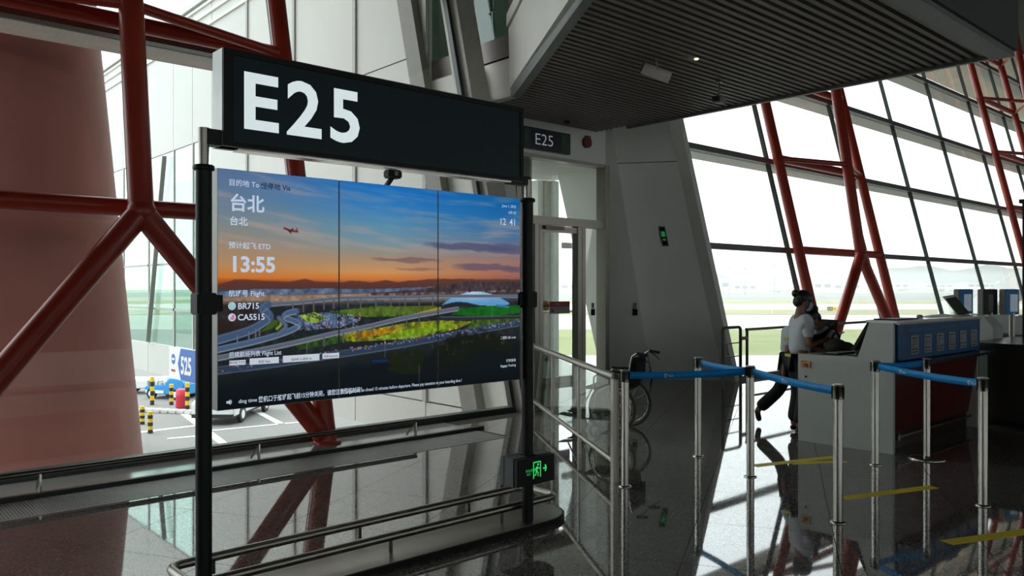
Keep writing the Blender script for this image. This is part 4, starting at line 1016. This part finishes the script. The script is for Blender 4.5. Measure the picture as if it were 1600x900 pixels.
def person(label, loc, yaw, jt, legs, arms, head_pitch, dress):
    """jt: pelvis, chest, neck, head points; legs/arms: joint lists (local: x forward, y left)"""
    t = thing('person', label, 'person', loc, world=False, rz=yaw)
    pe, ch, nk, hd = (Vector(p) for p in jt)
    ft = Vector((math.cos(head_pitch),0,-math.sin(head_pitch))); hu = Vector((math.sin(head_pitch),0,math.cos(head_pitch)))
    J = {'pe':(pe,(.125,.10)), 'wa':(pe.lerp(ch,.45),(.105,.085)), 'ch':(ch,(.125,.095)), 'nk':(nk,.05), 'jw':(hd-hu*.055+ft*.012,(.060,.066)), 'hd':(hd,(.076,.088)), 'ht':(hd+hu*.075-ft*.01,(.06,.068))}
    E = chain('pe','wa','ch','nk','jw','hd','ht')
    J['ns'] = (hd+ft*.108-hu*.02,.011); E.append(('hd','ns'))
    for s_ in (-1,1): J[f'er{s_}'] = (hd+Vector((0,s_*.083,0))-ft*.005-hu*.015,.014); E.append(('hd',f'er{s_}'))
    for n_, (hp, kn, an, to) in legs.items():
        J['h'+n_] = (Vector(hp),.082); J['k'+n_] = (Vector(kn),.056); J['a'+n_] = (Vector(an),.038); J['t'+n_] = (Vector(to),(.036,.024)); E += [('pe','h'+n_)]+chain('h'+n_,'k'+n_,'a'+n_,'t'+n_)
    for n_, (sh, el, wr, dr, upv) in arms.items():
        s_ = 1 if n_ == 'l' else -1
        J['s'+n_] = (Vector(sh),.050); J['e'+n_] = (Vector(el),.036); J['w'+n_] = (Vector(wr),(.026,.020)); E += [('ch','s'+n_)]+chain('s'+n_,'e'+n_,'w'+n_)
        hand(J, E, 'w'+n_, dr, upv, s_)
    body = skin('body', J, E, 'skin', t, 2, 'pe')
    for s_ in (-1,1):
        MB().ball(hd+ft*.082+Vector((0,s_*.031,0))+hu*.012, (.010,.012,.008), 10, 6).build('eye','hair',t)
    MB().ball(hd+ft*.082-hu*.055, (.012,.022,.005), 10, 6).build('mouth','red_alarm',t)
    # hair cap, bun
    rot = Matrix(((ft.x,0,hu.x),(0,1,0),(ft.z,0,hu.z)))
    hb = MB().ball(hd-ft*.016+hu*.028, (.104,.090,.092), 18, 12, rot).ball(hd-ft*.06-hu*.02,(.055,.075,.075),14,9,rot)
    hb.build('hair','hair',t)
    if dress.get('bun'): MB().ball(hd-ft*.118+hu*.045, (.042,.05,.045), 12, 8).ball(hd-ft*.095+hu*.035,(.03,.03,.03),10,6).build('hair_bun','hair',t)
    if dress.get('bow'): MB().ball(hd+hu*.135-ft*.03,(.055,.03,.018),12,6,rot).ball(hd+hu*.12-ft*.03,(.03,.03,.02),10,6,rot).build('hair_bow','hair',t)
    # mask wraps nose, mouth and chin
    mv = []; mf = []; nu_, nv_ = 12, 6
    for j in range(nv_+1):
        for i in range(nu_+1):
            a = -1.15+2.3*i/nu_; b = j/nv_; rr = .094+.020*math.sin(math.pi*min(1,b*1.1))*math.cos(a)
            mv.append(hd+ft*(rr*math.cos(a)+.006)+Vector((0,rr*.86*math.sin(a),0))+hu*(.005-.098*b))
    for j in range(nv_):
        for i in range(nu_): q = j*(nu_+1)+i; mf.append((q,q+1,q+nu_+2,q+nu_+1))
    MB().add(mv, mf, True).build('face_mask','mask',t)
    for s_ in (-1,1):
        MB().tube([hd+ft*.045+Vector((0,s_*.078,0))-hu*.005, hd-ft*.012+Vector((0,s_*.092,0))+hu*.002],.003,5).build('mask_loop','mask',t)
    # clothing
    JS = {'pe':(pe+(ch-pe)*.02,(.152,.134)), 'wa':(pe.lerp(ch,.5),(.140,.122)), 'ch':(ch,(.152,.128)), 'nb':(nk.lerp(ch,.22),(.088,.082))}; ES = chain('pe','wa','ch','nb')
    for n_, (sh, el, wr, dr, upv) in arms.items():
        JS['s'+n_] = (Vector(sh),.066); JS['e'+n_] = (Vector(sh).lerp(Vector(el), dress.get('sleeve',.72)),.060); ES += [('ch','s'+n_),('s'+n_,'e'+n_)]
    skin('shirt', JS, ES, 'shirt', t, 2, 'ch')
    if dress.get('vest'):
        JV = {'pe':(pe+(ch-pe)*.02,(.182,.156)), 'wa':(pe.lerp(ch,.5),(.168,.144)), 'ch':(ch,(.182,.152)), 'nb':(nk.lerp(ch,.4),(.085,.08))}
        skin('waistcoat', JV, chain('pe','wa','ch','nb'), dress['vest'], t, 2, 'ch')
    JT = {'pe':(pe,(.140,.115))}; ET = []
    for n_, (hp, kn, an, to) in legs.items():
        hp, kn, an = Vector(hp), Vector(kn), Vector(an); hem = an+(kn-an)*.06
        JT['h'+n_] = (hp,.100); JT['k'+n_] = (kn,.080); JT['c'+n_] = (hem,.080); ET += [('pe','h'+n_)]+chain('h'+n_,'k'+n_,'c'+n_)
    skin('trousers', JT, ET, 'trousers', t, 2, 'pe')
    for n_, (hp, kn, an, to) in legs.items():
        an, to = Vector(an), Vector(to); d = (to-an); 
        JF = {'h':(an-Vector((d.x,d.y,0))*.25+Vector((0,0,-.035)) if abs(d.z) < .09 else an-d*.12,.034), 'm':(an.lerp(to,.5)+Vector((0,0,-.012)),(.040,.030)), 't':(to,(.036,.024))}
        skin('shoe', JF, chain('h','m','t'), 'shoe', t, 2, 'm')
    if dress.get('band'):
        for n_, (sh, el, wr, dr, upv) in arms.items(): MB().tube([Vector(sh).lerp(Vector(el),.34), Vector(sh).lerp(Vector(el),.48)], .066, 16, caps=False).build('sleeve_band','hi_vis',t)
    if dress.get('hi'):
        # reflective braces and belt
        ax_ = (ch-pe).normalized(); fx = Vector((ax_.z,0,-ax_.x))
        for s_ in (-1,1):
            y_ = Vector((0,s_*.058,0)); p_ = [pe+ax_*.06-fx*.120+y_, pe.lerp(ch,.6)-fx*.112+y_, ch-fx*.105+y_, ch+ax_*.085-fx*.04+y_*1.0, ch+ax_*.085+fx*.04+y_, ch+fx*.105+y_, pe.lerp(ch,.5)+fx*.112+y_, pe+ax_*.06+fx*.120+y_]
            mb = MB()
            for a_, b_ in zip(p_[2:5], p_[3:6]): mb.bar(a_, b_, .018, .010, up=(fx if abs((b_-a_).normalized().dot(fx)) < .8 else ax_))
            mb.build('hi_vis_strap','hi_vis',t)
        ring = [pe+ax_*.02+fx*(.152*math.cos(2*math.pi*k/20))+Vector((0,.172*math.sin(2*math.pi*k/20),0)) for k in range(20)]
        mb = MB(); n_ = 20; vs = [p-ax_*.016 for p in ring]+[p+ax_*.016 for p in ring]
        mb.add(vs, [(k,(k+1)%n_,n_+(k+1)%n_,n_+k) for k in range(n_)], True).build('hi_vis_belt','hi_vis',t)
    return t
yA = math.atan2(-.62,.80)
pA = person('standing woman in white shirt and hi-vis straps reading her phone at the counter', (8.485,4.565,0), yA,
  [(.0,0,.86),(.02,0,1.20),(.01,0,1.40),(.055,0,1.505)],
  {'l':((-.01,.09,.82),(.03,.09,.46),(-.03,.09,.085),(.12,.09,.03)),'r':((-.01,-.09,.82),(.02,-.09,.46),(-.05,-.10,.085),(.10,-.11,.03))},
  {'l':((.03,.17,1.29),(.10,.20,1.03),(.30,.08,1.09),(1,-.25,.1),(0,0,1)),'r':((.03,-.17,1.29),(.02,-.21,1.01),(.27,-.12,1.07),(1,.3,.12),(0,0,1))},
  .35, {'bun':1,'hi':1,'sleeve':.75})
ph = thing('phone', 'slim white phone held by the standing woman', 'phone', (0,0,0))
tag(MB().slab([(0,0,0),(.15,0,.06),(.15,.075,.06),(0,.075,0)], (-.003,0,.008)).build('phone_case','paper'), 'slim white phone held up by the standing woman', 'phone')
bpy.data.objects.remove(ph); phn = bpy.data.objects['phone_case']; phn.name = 'phone'
phn.matrix_world = Matrix.Translation((8.47,4.575,0)) @ Matrix.Rotation(yA,4,'Z') @ Matrix.Translation((.36,-.09,1.085))
pC = person('bending staff member with one foot kicked back, half hidden behind the standing woman', (9.02,4.86,0), math.atan2(-.75,.66),
  [(-.12,0,.82),(-.05,0,1.07),(.05,0,1.19),(.10,0,1.265)],
  {'l':((-.08,.09,.76),(.02,.10,.42),(.02,.12,.085),(.16,.12,.03)),'r':((-.12,-.09,.76),(-.24,-.10,.43),(-.50,-.06,.17),(-.47,-.06,.04))},
  {'l':((-.10,.17,1.12),(-.10,.23,.89),(-.08,.21,.69),(.05,-.1,-1),(1,0,0)),'r':((-.13,-.18,1.13),(-.18,-.24,.89),(-.22,-.22,.69),(-.05,.1,-1),(-1,0,0))},
  .8, {'band':1,'sleeve':.8})
pB = person('seated woman in dark waistcoat with bowed head and hair bow behind the counter', (8.85,4.48,0), math.atan2(.45,-.82),
  [(-.14,0,.74),(-.06,0,1.06),(.05,0,1.22),(.14,0,1.29)],
  {'l':((-.12,.09,.71),(.06,.12,.42),(-.08,.12,.085),(.06,.12,.03)),'r':((-.12,-.09,.71),(.05,-.10,.42),(-.10,-.10,.085),(.04,-.10,.03))},
  {'l':((-.02,.17,1.12),(.10,.21,.92),(.26,.08,.99),(1,-.3,0),(0,0,1)),'r':((-.02,-.17,1.12),(.08,-.21,.92),(.25,-.10,.99),(1,.3,0),(0,0,1))},
  .85, {'vest':'vest','bow':1,'sleeve':.8,'bun':1})
so = thing('stool', 'dark counter stool under the seated woman', 'stool', (8.99,4.41,0))
MB().lathe([(.12,.57),(.14,.585),(.14,.60),(.12,.612)],(8.99,4.41,0),20).build('seat','black_plastic',so); MB().lathe([(.03,.03),(.03,.58)],(8.99,4.41,0),12).build('stem','steel_dark',so); MB().lathe([(.17,0),(.17,.015),(.04,.04)],(8.99,4.41,0),24).build('foot','steel_dark',so)
MB().tube([(8.99+.13*math.cos(k*.314),4.41+.13*math.sin(k*.314),.30) for k in range(20)],.012,8,closed=True).build('foot_ring','steel_dark',so)

# ================================================================== OUTSIDE
GZ = -4.0
S('ground', MB().prism([(-700,14),(1800,14),(2600,2600),(-1500,2600)], GZ-.5, GZ), 'tarmac')
S('wall_base', MB().prism([(-40,8.02),(60,8.02),(60,8.3),(-40,8.3)], GZ-.5, -.13), 'white_cladding')
S('ground_apron_edge', MB().prism([(-200,8.3),(200,8.3),(200,14),(-200,14)], GZ-.5, GZ), 'tarmac')
def band(z0, z1, m, dz, lw=1400, l0=None):
    a = -lw if l0 is None else l0
    q = [F_*z0+R_*a, F_*z0+R_*lw, F_*z1+R_*lw, F_*z1+R_*a]
    S('ground_strip', MB().prism([(p.x,p.y) for p in q][::-1] if False else [(p.x,p.y) for p in q], GZ-.3, GZ+dz), m)
band(52,67,'concrete',.02,l0=2); band(67,108,'grass',.05,l0=3); band(108,166,'concrete',.04); band(166,206,'grass_dry',.10); band(206,282,'concrete',.08)
band(282,395,'grass_dry',.16); band(395,720,'runway',.13); band(720,980,'grass',.3); band(980,1400,'concrete',.2)
# hazy air over the airfield
hz = bpy.data.materials.new('haze'); hz.use_nodes = True; hn = hz.node_tree; hn.nodes.remove(hn.nodes['Principled BSDF'])
vsn = hn.nodes.new('ShaderNodeVolumeScatter'); vsn.inputs['Density'].default_value = .0007; vsn.inputs['Color'].default_value = (.97,.98,.98,1); vsn.inputs['Anisotropy'].default_value = .2
hn.links.new(vsn.outputs[0], hn.nodes['Material Output'].inputs['Volume']); M['haze'] = hz
q = [F_*84+R_*-90, F_*84+R_*110, F_*1500+R_*1300, F_*1500+R_*-1300]
o = MB().prism([(p.x,p.y) for p in q], GZ-.2, 26).build('haze','haze'); o['kind'] = 'stuff'; o['label'] = 'pale haze lying over the airfield beyond the windows'; o['category'] = 'haze'
# treeline / hills
def far(px_, z_): p = F_*z_+R_*((px_-800)/1244*z_); return p
hl = MB(); n = 60; lo = []; hi = []
for k in range(n+1):
    px_ = 700+1100*k/n; p = far(px_, 1450); h = 22+14*noise.noise((k*.35,0,0))+(22 if px_ > 1380 else 6*(px_-1000)/380)
    lo.append((p.x,p.y,GZ)); hi.append((p.x+F_.x*40,p.y+F_.y*40,GZ+max(8,h)))
hl.add(lo+hi, [(k,k+1,n+2+k,n+1+k) for k in range(n)]); hl.build('hills','hills',kind='structure')
# far terminal buildings
def building(px0, px1, z_, h, dep, label, roof='far_roof', arch=0):
    a, b = far(px0, z_), far(px1, z_); t = thing('airport_building', label, 'building', ((a.x+b.x)/2,(a.y+b.y)/2,GZ), 'far airport buildings')
    q = [(a.x,a.y),(b.x,b.y),(b.x+F_.x*dep,b.y+F_.y*dep),(a.x+F_.x*dep,a.y+F_.y*dep)]
    MB().prism(q, GZ, GZ+h).build('wall','far_wall',t)
    if arch:
        mb = MB(); m_ = 10; ps = []
        for k in range(m_+1): f = k/m_; p = a.lerp(b,f); ps.append((p.x,p.y,GZ+h+.1+arch*math.sin(math.pi*f)))
        mb.slab(ps, F_*dep).build('roof',roof,t)
    else: MB().prism([(p[0],p[1]) for p in q], GZ+h+.05, GZ+h+1.0).build('roof',roof,t)
    L_ = (b-a).length; nw = max(2, int(L_/9)); d = (b-a)/L_
    for k in range(nw):
        c = a+d*(L_*(k+.5)/nw)-F_*.15; w_ = L_/nw*.32
        MB().slab([c-d*w_+Vector((0,0,GZ+h*.45)), c+d*w_+Vector((0,0,GZ+h*.45)), c+d*w_+Vector((0,0,GZ+h*.75)), c-d*w_+Vector((0,0,GZ+h*.75))], -F_*.1).build('window','far_glass',t)
building(1112,1140,860,15,40,'far arched hangar at the left of the right-hand window',arch=6)
building(1146,1182,960,11,30,'far low white building under the light masts')
building(1256,1300,960,14,30,'far grey building right of the red-tailed airliner')
building(1302,1345,1000,12,30,'far building seen between the red steel legs')
building(1362,1420,1000,13,30,'far building left of the second window mullion')
building(1424,1500,1050,12,30,'far building behind the kiosks')
building(1512,1580,1000,13,30,'far building at the right edge of the window')
building(700,800,900,14,30,'far building seen through the gate door left of the post')
building(860,905,900,12,30,'far building seen through the gate door glass')
def mast(px_, z_, h, label):
    p = far(px_, z_); t = thing('light_mast', label, 'mast', (p.x,p.y,GZ), 'apron light masts')
    MB().tube([(p.x,p.y,GZ),(p.x,p.y,GZ+h)],[.45,.3],8).build('pole','far_roof',t); MB().tube([(p.x,p.y,GZ+h),(p.x,p.y,GZ+h+1.4)],1.5,8).build('lamp_ring','far_roof',t)
mast(1139,640,20.5,'leftmost far light mast on the apron'); mast(1164,640,20.5,'second far light mast on the apron'); mast(1210,640,23,'tallest far light mast near the red-tailed airliner')
def airliner(px_, z_, L_, yaw, label, tail='aircraft_red', body2=None):
    p = far(px_, z_); t = thing('airliner', label, 'airliner', (p.x,p.y,GZ), 'distant airliners', rz=yaw, world=False)
    r = L_*.052; zc = r+L_*.045
    prof = [(0,.02),(.03,.45),(.08,.8),(.14,1),(.68,1),(.82,.72),(.94,.35),(1,.08)]
    MB().tube([(L_*(.5-f),0,zc+(.25*r if f > .75 else 0)) for f,_ in prof],[r*k for _,k in prof],16).build('fuselage','aircraft_white',t)
    MB().tube([(L_*(.5-f),0,zc+(.27*r if f > .75 else 0)) for f,_ in prof[4:]],[r*k*1.01 for _,k in prof[4:]],16).build('rear_fuselage',tail,t)
    MB().slab([(-L_*.36,-.15,zc+r*.7),(-L_*.48,-.15,zc+r*.7),(-L_*.53,-.15,zc+r*3.9),(-L_*.46,-.15,zc+r*3.9)],(0,.3,0)).build('tail_fin',tail,t)
    for s_ in (-1,1):
        MB().slab([(L_*.12,s_*r*.7,zc-r*.5),(-L_*.06,s_*r*.7,zc-r*.5),(-L_*.17,s_*L_*.44,zc+r*.3),(-L_*.12,s_*L_*.44,zc+r*.3)],(0,0,.3)).build('wing','aircraft_white',t)
        MB().slab([(-L_*.40,s_*r*.3,zc+r*.6),(-L_*.47,s_*r*.3,zc+r*.6),(-L_*.50,s_*L_*.17,zc+r*.9),(-L_*.47,s_*L_*.17,zc+r*.9)],(0,0,.2)).build('tailplane',tail,t)
        MB().tube([(L_*.12,s_*L_*.15,zc-r*.95),(-.0*L_,s_*L_*.15,zc-r*.95)],[r*.48,r*.36],12).build('engine','aircraft_white',t)
        MB().tube([(-L_*.03,s_*r*.9,0),(-L_*.03,s_*r*.8,zc-r*.5)],.25,6).build('landing_gear','rubber',t)
    MB().tube([(L_*.36,0,0),(L_*.36,0,zc-r*.6)],.22,6).build('nose_gear','rubber',t)
back = math.atan2(-R_.y,-R_.x)
airliner(1224,800,42,back+.15,'airliner with a red tail behind the standing woman')
airliner(1402,900,46,back-.2,'white airliner far right, left of the second window mullion','aircraft_white')
airliner(1470,930,46,back+3.0,'white airliner far right between two window mullions','aircraft_white')
airliner(1530,900,46,back+.1,'white airliner far right above the kiosks','aircraft_white')
p = far(1301,190); t = thing('taxiway_sign', 'black and yellow taxiway sign on the grass beside a red steel leg', 'sign', (p.x,p.y,GZ))
for k, m in enumerate(('bollard_black','bollard_yellow')):
    a = p+R_*(-1.25+1.25*k); b = p+R_*(1.25*k)
    MB().slab([(a.x,a.y,GZ+.25),(b.x,b.y,GZ+.25),(b.x,b.y,GZ+1.15),(a.x,a.y,GZ+1.15)], F_*.2).build('panel',m,t)
    text('A34' if k == 0 else 'W', .55, (a.x,a.y,GZ+.42)+Vector((0,0,0)) if False else Vector((a.x,a.y,GZ+.42))+R_*.12-F_*.01, R_, UP, 'bollard_yellow' if k == 0 else 'bollard_black', t, bold=.01, sx=.8)
    MB().tube([((a.x+b.x)/2+F_.x*.1,(a.y+b.y)/2+F_.y*.1,GZ),((a.x+b.x)/2+F_.x*.1,(a.y+b.y)/2+F_.y*.1,GZ+.25)],.05,6).build('leg','bollard_black',t)
p = far(1206,172); tag(MB().lathe([(.1,0),(.1,.9),(.2,1.0),(.12,1.3)],(p.x,p.y,GZ),8).build('taxiway_marker','paper'), 'white marker post on the grass left of the standing woman', 'marker')
# passenger bridge building on the left (outer wall x = 7.6)
bb = thing('bridge_building', 'white panelled passenger bridge building outside the left windows', 'building', (8.6,18,GZ))
NJ = [8.75,10.6,12.8,15.2,17.5,19.6]
rows = [(-.8,-.2),(-.2,5.5),(5.5,8.85)]
for h0, h1 in rows:
    for a, b in zip(NJ[:-1], NJ[1:]):
        if a < 10:
            t1 = min(h1, 5.0)
            if h0 < 5: MB().slab([(7.62,lean(max(h0,0))+.14,h0+.012),(7.62,b-.012,h0+.012),(7.62,b-.012,t1-.012),(7.62,lean(max(t1,0))+.14,t1-.012)][::-1], (.06,0,0)).build('wall_panel','white_cladding',bb)
            continue
        MB().box(7.62,7.68,a+.012,b-.012,h0+.012,h1-.012).build('wall_panel','white_cladding',bb)
for a, b in ((19.6,20.9),(20.9,22.3),(22.3,24.4),(24.4,26.8),(26.8,29.2)):
    MB().box(7.62,7.68,a+.012,b-.012,-.8+.012,.05).build('wall_panel','white_cladding',bb); MB().box(7.62,7.68,a+.012,b-.012,5.4,8.84).build('wall_panel','white_cladding',bb)
    for c0_, c1_ in ((a,b),):
        for h0, h1 in ((.07,1.05),(1.07,2.3),(2.32,5.38)):
            MB().box(7.64,7.655,c0_+.03,c1_-.03,h0,h1).build('window_pane','green_glass',bb)
            if h0 == .07: MB().box(9.94,9.955,c0_+.03,c1_-.03,.07,5.38).build('window_pane','green_glass',bb)
    MB().box(7.625,7.66,a-.05,a+.05,.05,5.4).build('window_mullion','pale_trim',bb)
    for h in (1.06,2.31): MB().box(7.625,7.66,a,b,h-.03,h+.03).build('window_transom','pale_trim',bb)
MB().box(7.70,9.9,8.9,29.2,-.8,-.6).build('floor_slab','white_cladding',bb); MB().box(7.55,10.1,10.7,29.4,8.86,9.0).build('roof_slab','white_cladding',bb)
MB().box(7.69,7.75,10.6,19.6,-.8,8.85).build('inner_wall','white_cladding',bb)
MB().box(9.95,10.0,10.6,19.6,-.8,8.85).build('inner_wall','white_cladding',bb)
for n in (10.6,12.8,15.2,17.5): MB().box(7.585,7.62,n-.05,n+.05,-.2,8.85).build('joint_trim','pale_trim',bb)
for h in (8.2,8.5,8.75): MB().box(7.58,7.62,10.7,29.2,h-.03,h+.03).build('eaves_trim','blade',bb)
mb = MB(); leanbox(mb, 7.46, 7.6, 9.12, 9.50, -.8, 8.5, .263); mb.build('leaning_leg','leg_grey',bb)
MB().tube([(9.2,12.5,GZ),(9.2,12.5,-.8)],.3,16).build('support','white_cladding',bb); MB().tube([(8.6,31,GZ),(8.6,31,-.8)],.3,16).build('support','white_cladding',bb)
mb = MB(); mb.bar((7.55,24.2,.1),(7.55,22.8,5.3),.05,.12,up=(1,0,0)); mb.build('window_brace','pale_trim',bb)
# stand-number board 525
sd_ = thing('stand_number_board', 'white and blue stand number board reading 525 on the bridge wall', 'sign', (7.5,21.3,-.9))
MB().box(7.54,7.60,20.2,22.4,-.79,.06).build('board','road_paint',sd_)
MB().slab([(7.539,21.50,-.78),(7.539,20.22,-.78),(7.539,20.22,.05),(7.539,21.50,.05),(7.539,21.72,-.37)],(-.004,0,0)).build('blue_field','stand_blue',sd_)
text('525', .46, (7.534,21.50,-.60), (0,-1,0), UP, 'road_paint', sd_, bold=.03, sx=.82)
MB().tube([(7.539,22.06,-.26),(7.534,22.06,-.26)],.14,20).build('emblem','stand_blue',sd_); MB().box(7.533,7.536,21.96,22.16,-.29,-.23).build('emblem_bar','road_paint',sd_)
MB().box(7.536,7.539,21.92,22.22,-.60,-.54).build('caption','sign_red',sd_)
# ground equipment
def wheel(mb, c, r, w_, ax): mb.tube([Vector(c)-ax*w_/2, Vector(c)+ax*w_/2], r, 16); return mb
def vehicle(px_, z_, yaw, name, label, L_, W_, H_, prof, m, bits, wr=.34):
    p = far(px_, z_); t = thing(name, label, 'vehicle', (p.x,p.y,GZ), rz=yaw, world=False)
    MB().slab([(x*L_,-W_/2,z*H_) for x,z in prof], (0,W_,0)).build('body',m,t,.05)
    for x in (-.32,.30):
        for s_ in (-1,1):
            wb = MB().tube([(x*L_,s_*(W_/2-.12),wr),(x*L_,s_*(W_/2+.03),wr)],wr,18).build('wheel','rubber',t); MB().tube([(x*L_,s_*(W_/2+.03),wr),(x*L_,s_*(W_/2+.04),wr)],wr*.55,14).build('hub_cap','paper',wb)
    bits(t, L_, W_, H_); return t
vp = [(-.5,.18),(.5,.18),(.5,.48),(.40,.55),(.30,.97),(-.46,1),(-.5,.9)]
def vanbits(t, L_, W_, H_):
    for s_ in (-1,1):
        for x0, x1 in ((.08,.30),(-.18,.05),(-.44,-.21)): MB().box(x0*L_,x1*L_,s_*(W_/2+.012)-.01,s_*(W_/2+.012)+.01,.58*H_,.88*H_).build('window','van_glass',t)
    MB().slab([(.405*L_,-W_*.42,.57*H_),(.405*L_,W_*.42,.57*H_),(.315*L_,W_*.40,.93*H_),(.315*L_,-W_*.40,.93*H_)],(.02,0,.01)).build('windscreen','van_glass',t)
    MB().box(-.505*L_,.505*L_,-W_*.48,W_*.48,.16*H_,.24*H_).build('bumper','rubber',t)
ry = math.atan2(R_.y,R_.x)
vehicle(366,35,ry+math.pi+1.53,'van','white van half hidden behind the screen and stand post',4.6,1.8,1.9,vp,'van_white',vanbits)
tp = [(-.5,.25),(.5,.25),(.5,.80),(.42,1),(.08,1),(.04,.72),(-.5,.62)]
def trbits(t, L_, W_, H_):
    MB().box(.10*L_,.42*L_,-W_*.42,W_*.42,H_,H_+.05).build('deck','truck_blue',t)
    rr = random.Random(4)
    for k in range(7):
        x = (-.48+.075*k)*L_; MB().box(x,x+.14+.1*rr.random(),-W_*.42+.2*rr.random(),W_*.35,.64*H_,(.74+.42*rr.random())*H_).build('load',('grille','kerb','road_paint')[k % 3],t,.02)
    for s_ in (-1,1): MB().box(-.46*L_,.0,s_*(W_/2+.012)-.01,s_*(W_/2+.012)+.01,.30*H_,.45*H_).build('side_stripe','road_paint',t)
vehicle(270,41,ry-.30,'tow_truck','blue ground tug with a white load parked below the stand number board',2.4,1.3,1.0,tp,'truck_blue',trbits,.27)
def flbits(t, L_, W_, H_):
    MB().box(-.45*L_,.45*L_,-W_*.45,W_*.45,H_,H_+.06).build('deck','road_paint',t)
vehicle(228,43,ry+.1,'baggage_trailer','white flat baggage trailer parked behind the red column edge',2.2,1.3,.75,[(-.5,.4),(.5,.4),(.5,1),(-.5,1)],'van_white',flbits,.22)
def bollard(px_, z_, label, h=1.0):
    p = far(px_, z_); t = thing('bollard', label, 'bollard', (p.x,p.y,GZ), 'striped bollards')
    for k in range(6): MB().lathe([(.10,h*k/6),(.10,h*(k+1)/6)],(p.x,p.y,GZ),10).build('stripe','bollard_yellow' if k % 2 else 'bollard_black',t)
bollard(238,38.5,'tall striped bollard by the red column edge, behind the kerb',1.35); bollard(268,38.5,'striped bollard below the ground tug'); bollard(293,37,'striped bollard next to the red barrel',1.25)
bollard(222.5,33,'near striped bollard touching the red column edge',.75); bollard(235,31,'near striped bollard on the kerb end',.85)
p = far(285,37.5); tag(MB().lathe([(.27,0),(.30,.1),(.28,.45),(.30,.5),(.28,.85),(.2,.9)],(p.x,p.y,GZ),18).build('barrel','barrel_red'), 'small red barrel among the striped bollards', 'barrel')
kb_ = thing('kerb', 'pale kerb of concrete blocks across the apron', 'kerb', (8,34,GZ))
a0, a1 = far(214,36.2), far(312,35.4)
for k in range(8):
    p = a0.lerp(a1,(k+.02)/8); q_ = a0.lerp(a1,(k+.94)/8); MB().slab([(p.x,p.y,GZ),(q_.x,q_.y,GZ),(q_.x+F_.x*.5,q_.y+F_.y*.5,GZ),(p.x+F_.x*.5,p.y+F_.y*.5,GZ)],(0,0,.16)).build('block','kerb',kb_,.03)
def mark(x0, z0, x1, z1, w_):
    a, b = far(x0,z0), far(x1,z1); d = (b-a).normalized(); n = Vector((-d.y,d.x,0))*w_/2
    S('ground_marking', MB().slab([(*(a-n)[:2],GZ+.004),(*(b-n)[:2],GZ+.004),(*(b+n)[:2],GZ+.004),(*(a+n)[:2],GZ+.004)],(0,0,.012)), 'road_paint')
mark(210,31.0,305,32.6,.3); mark(262,29.8,305,30.3,.25); mark(282,36.5,362,27.8,.3); mark(330,31.5,470,33.5,.2); mark(385,38,440,33,.3)
# distant white passenger bridge at the right
jb = thing('air_bridge', 'white angled passenger bridge outside, behind the right kiosks', 'air bridge', (*far(1560,60)[:2],GZ))
a, b = far(1508,72)+Vector((0,0,-1.0)), far(1640,66)+Vector((0,0,3.4))
MB().bar(a, b, 2.4, 1.5).build('tunnel','aircraft_white',jb); MB().bar(a+Vector((0,0,-.9)), b+Vector((0,0,-.9)), 2.6, .22).build('underframe','far_roof',jb)
c = far(1500,72); MB().slab([(*(c-R_*.6)[:2],GZ+.6),(*(c+R_*.9)[:2],GZ+.6),(*(c+R_*.7)[:2],.6),(*(c-R_*1.0)[:2],.3)], F_*2.2).build('cabin','aircraft_white',jb,.06)
p = far(1570,70); MB().tube([(p.x,p.y,GZ),(p.x,p.y,1.2)],.35,12).build('support','far_roof',jb)

for o in C.objects:
    if '_w' in o: del o['_w']
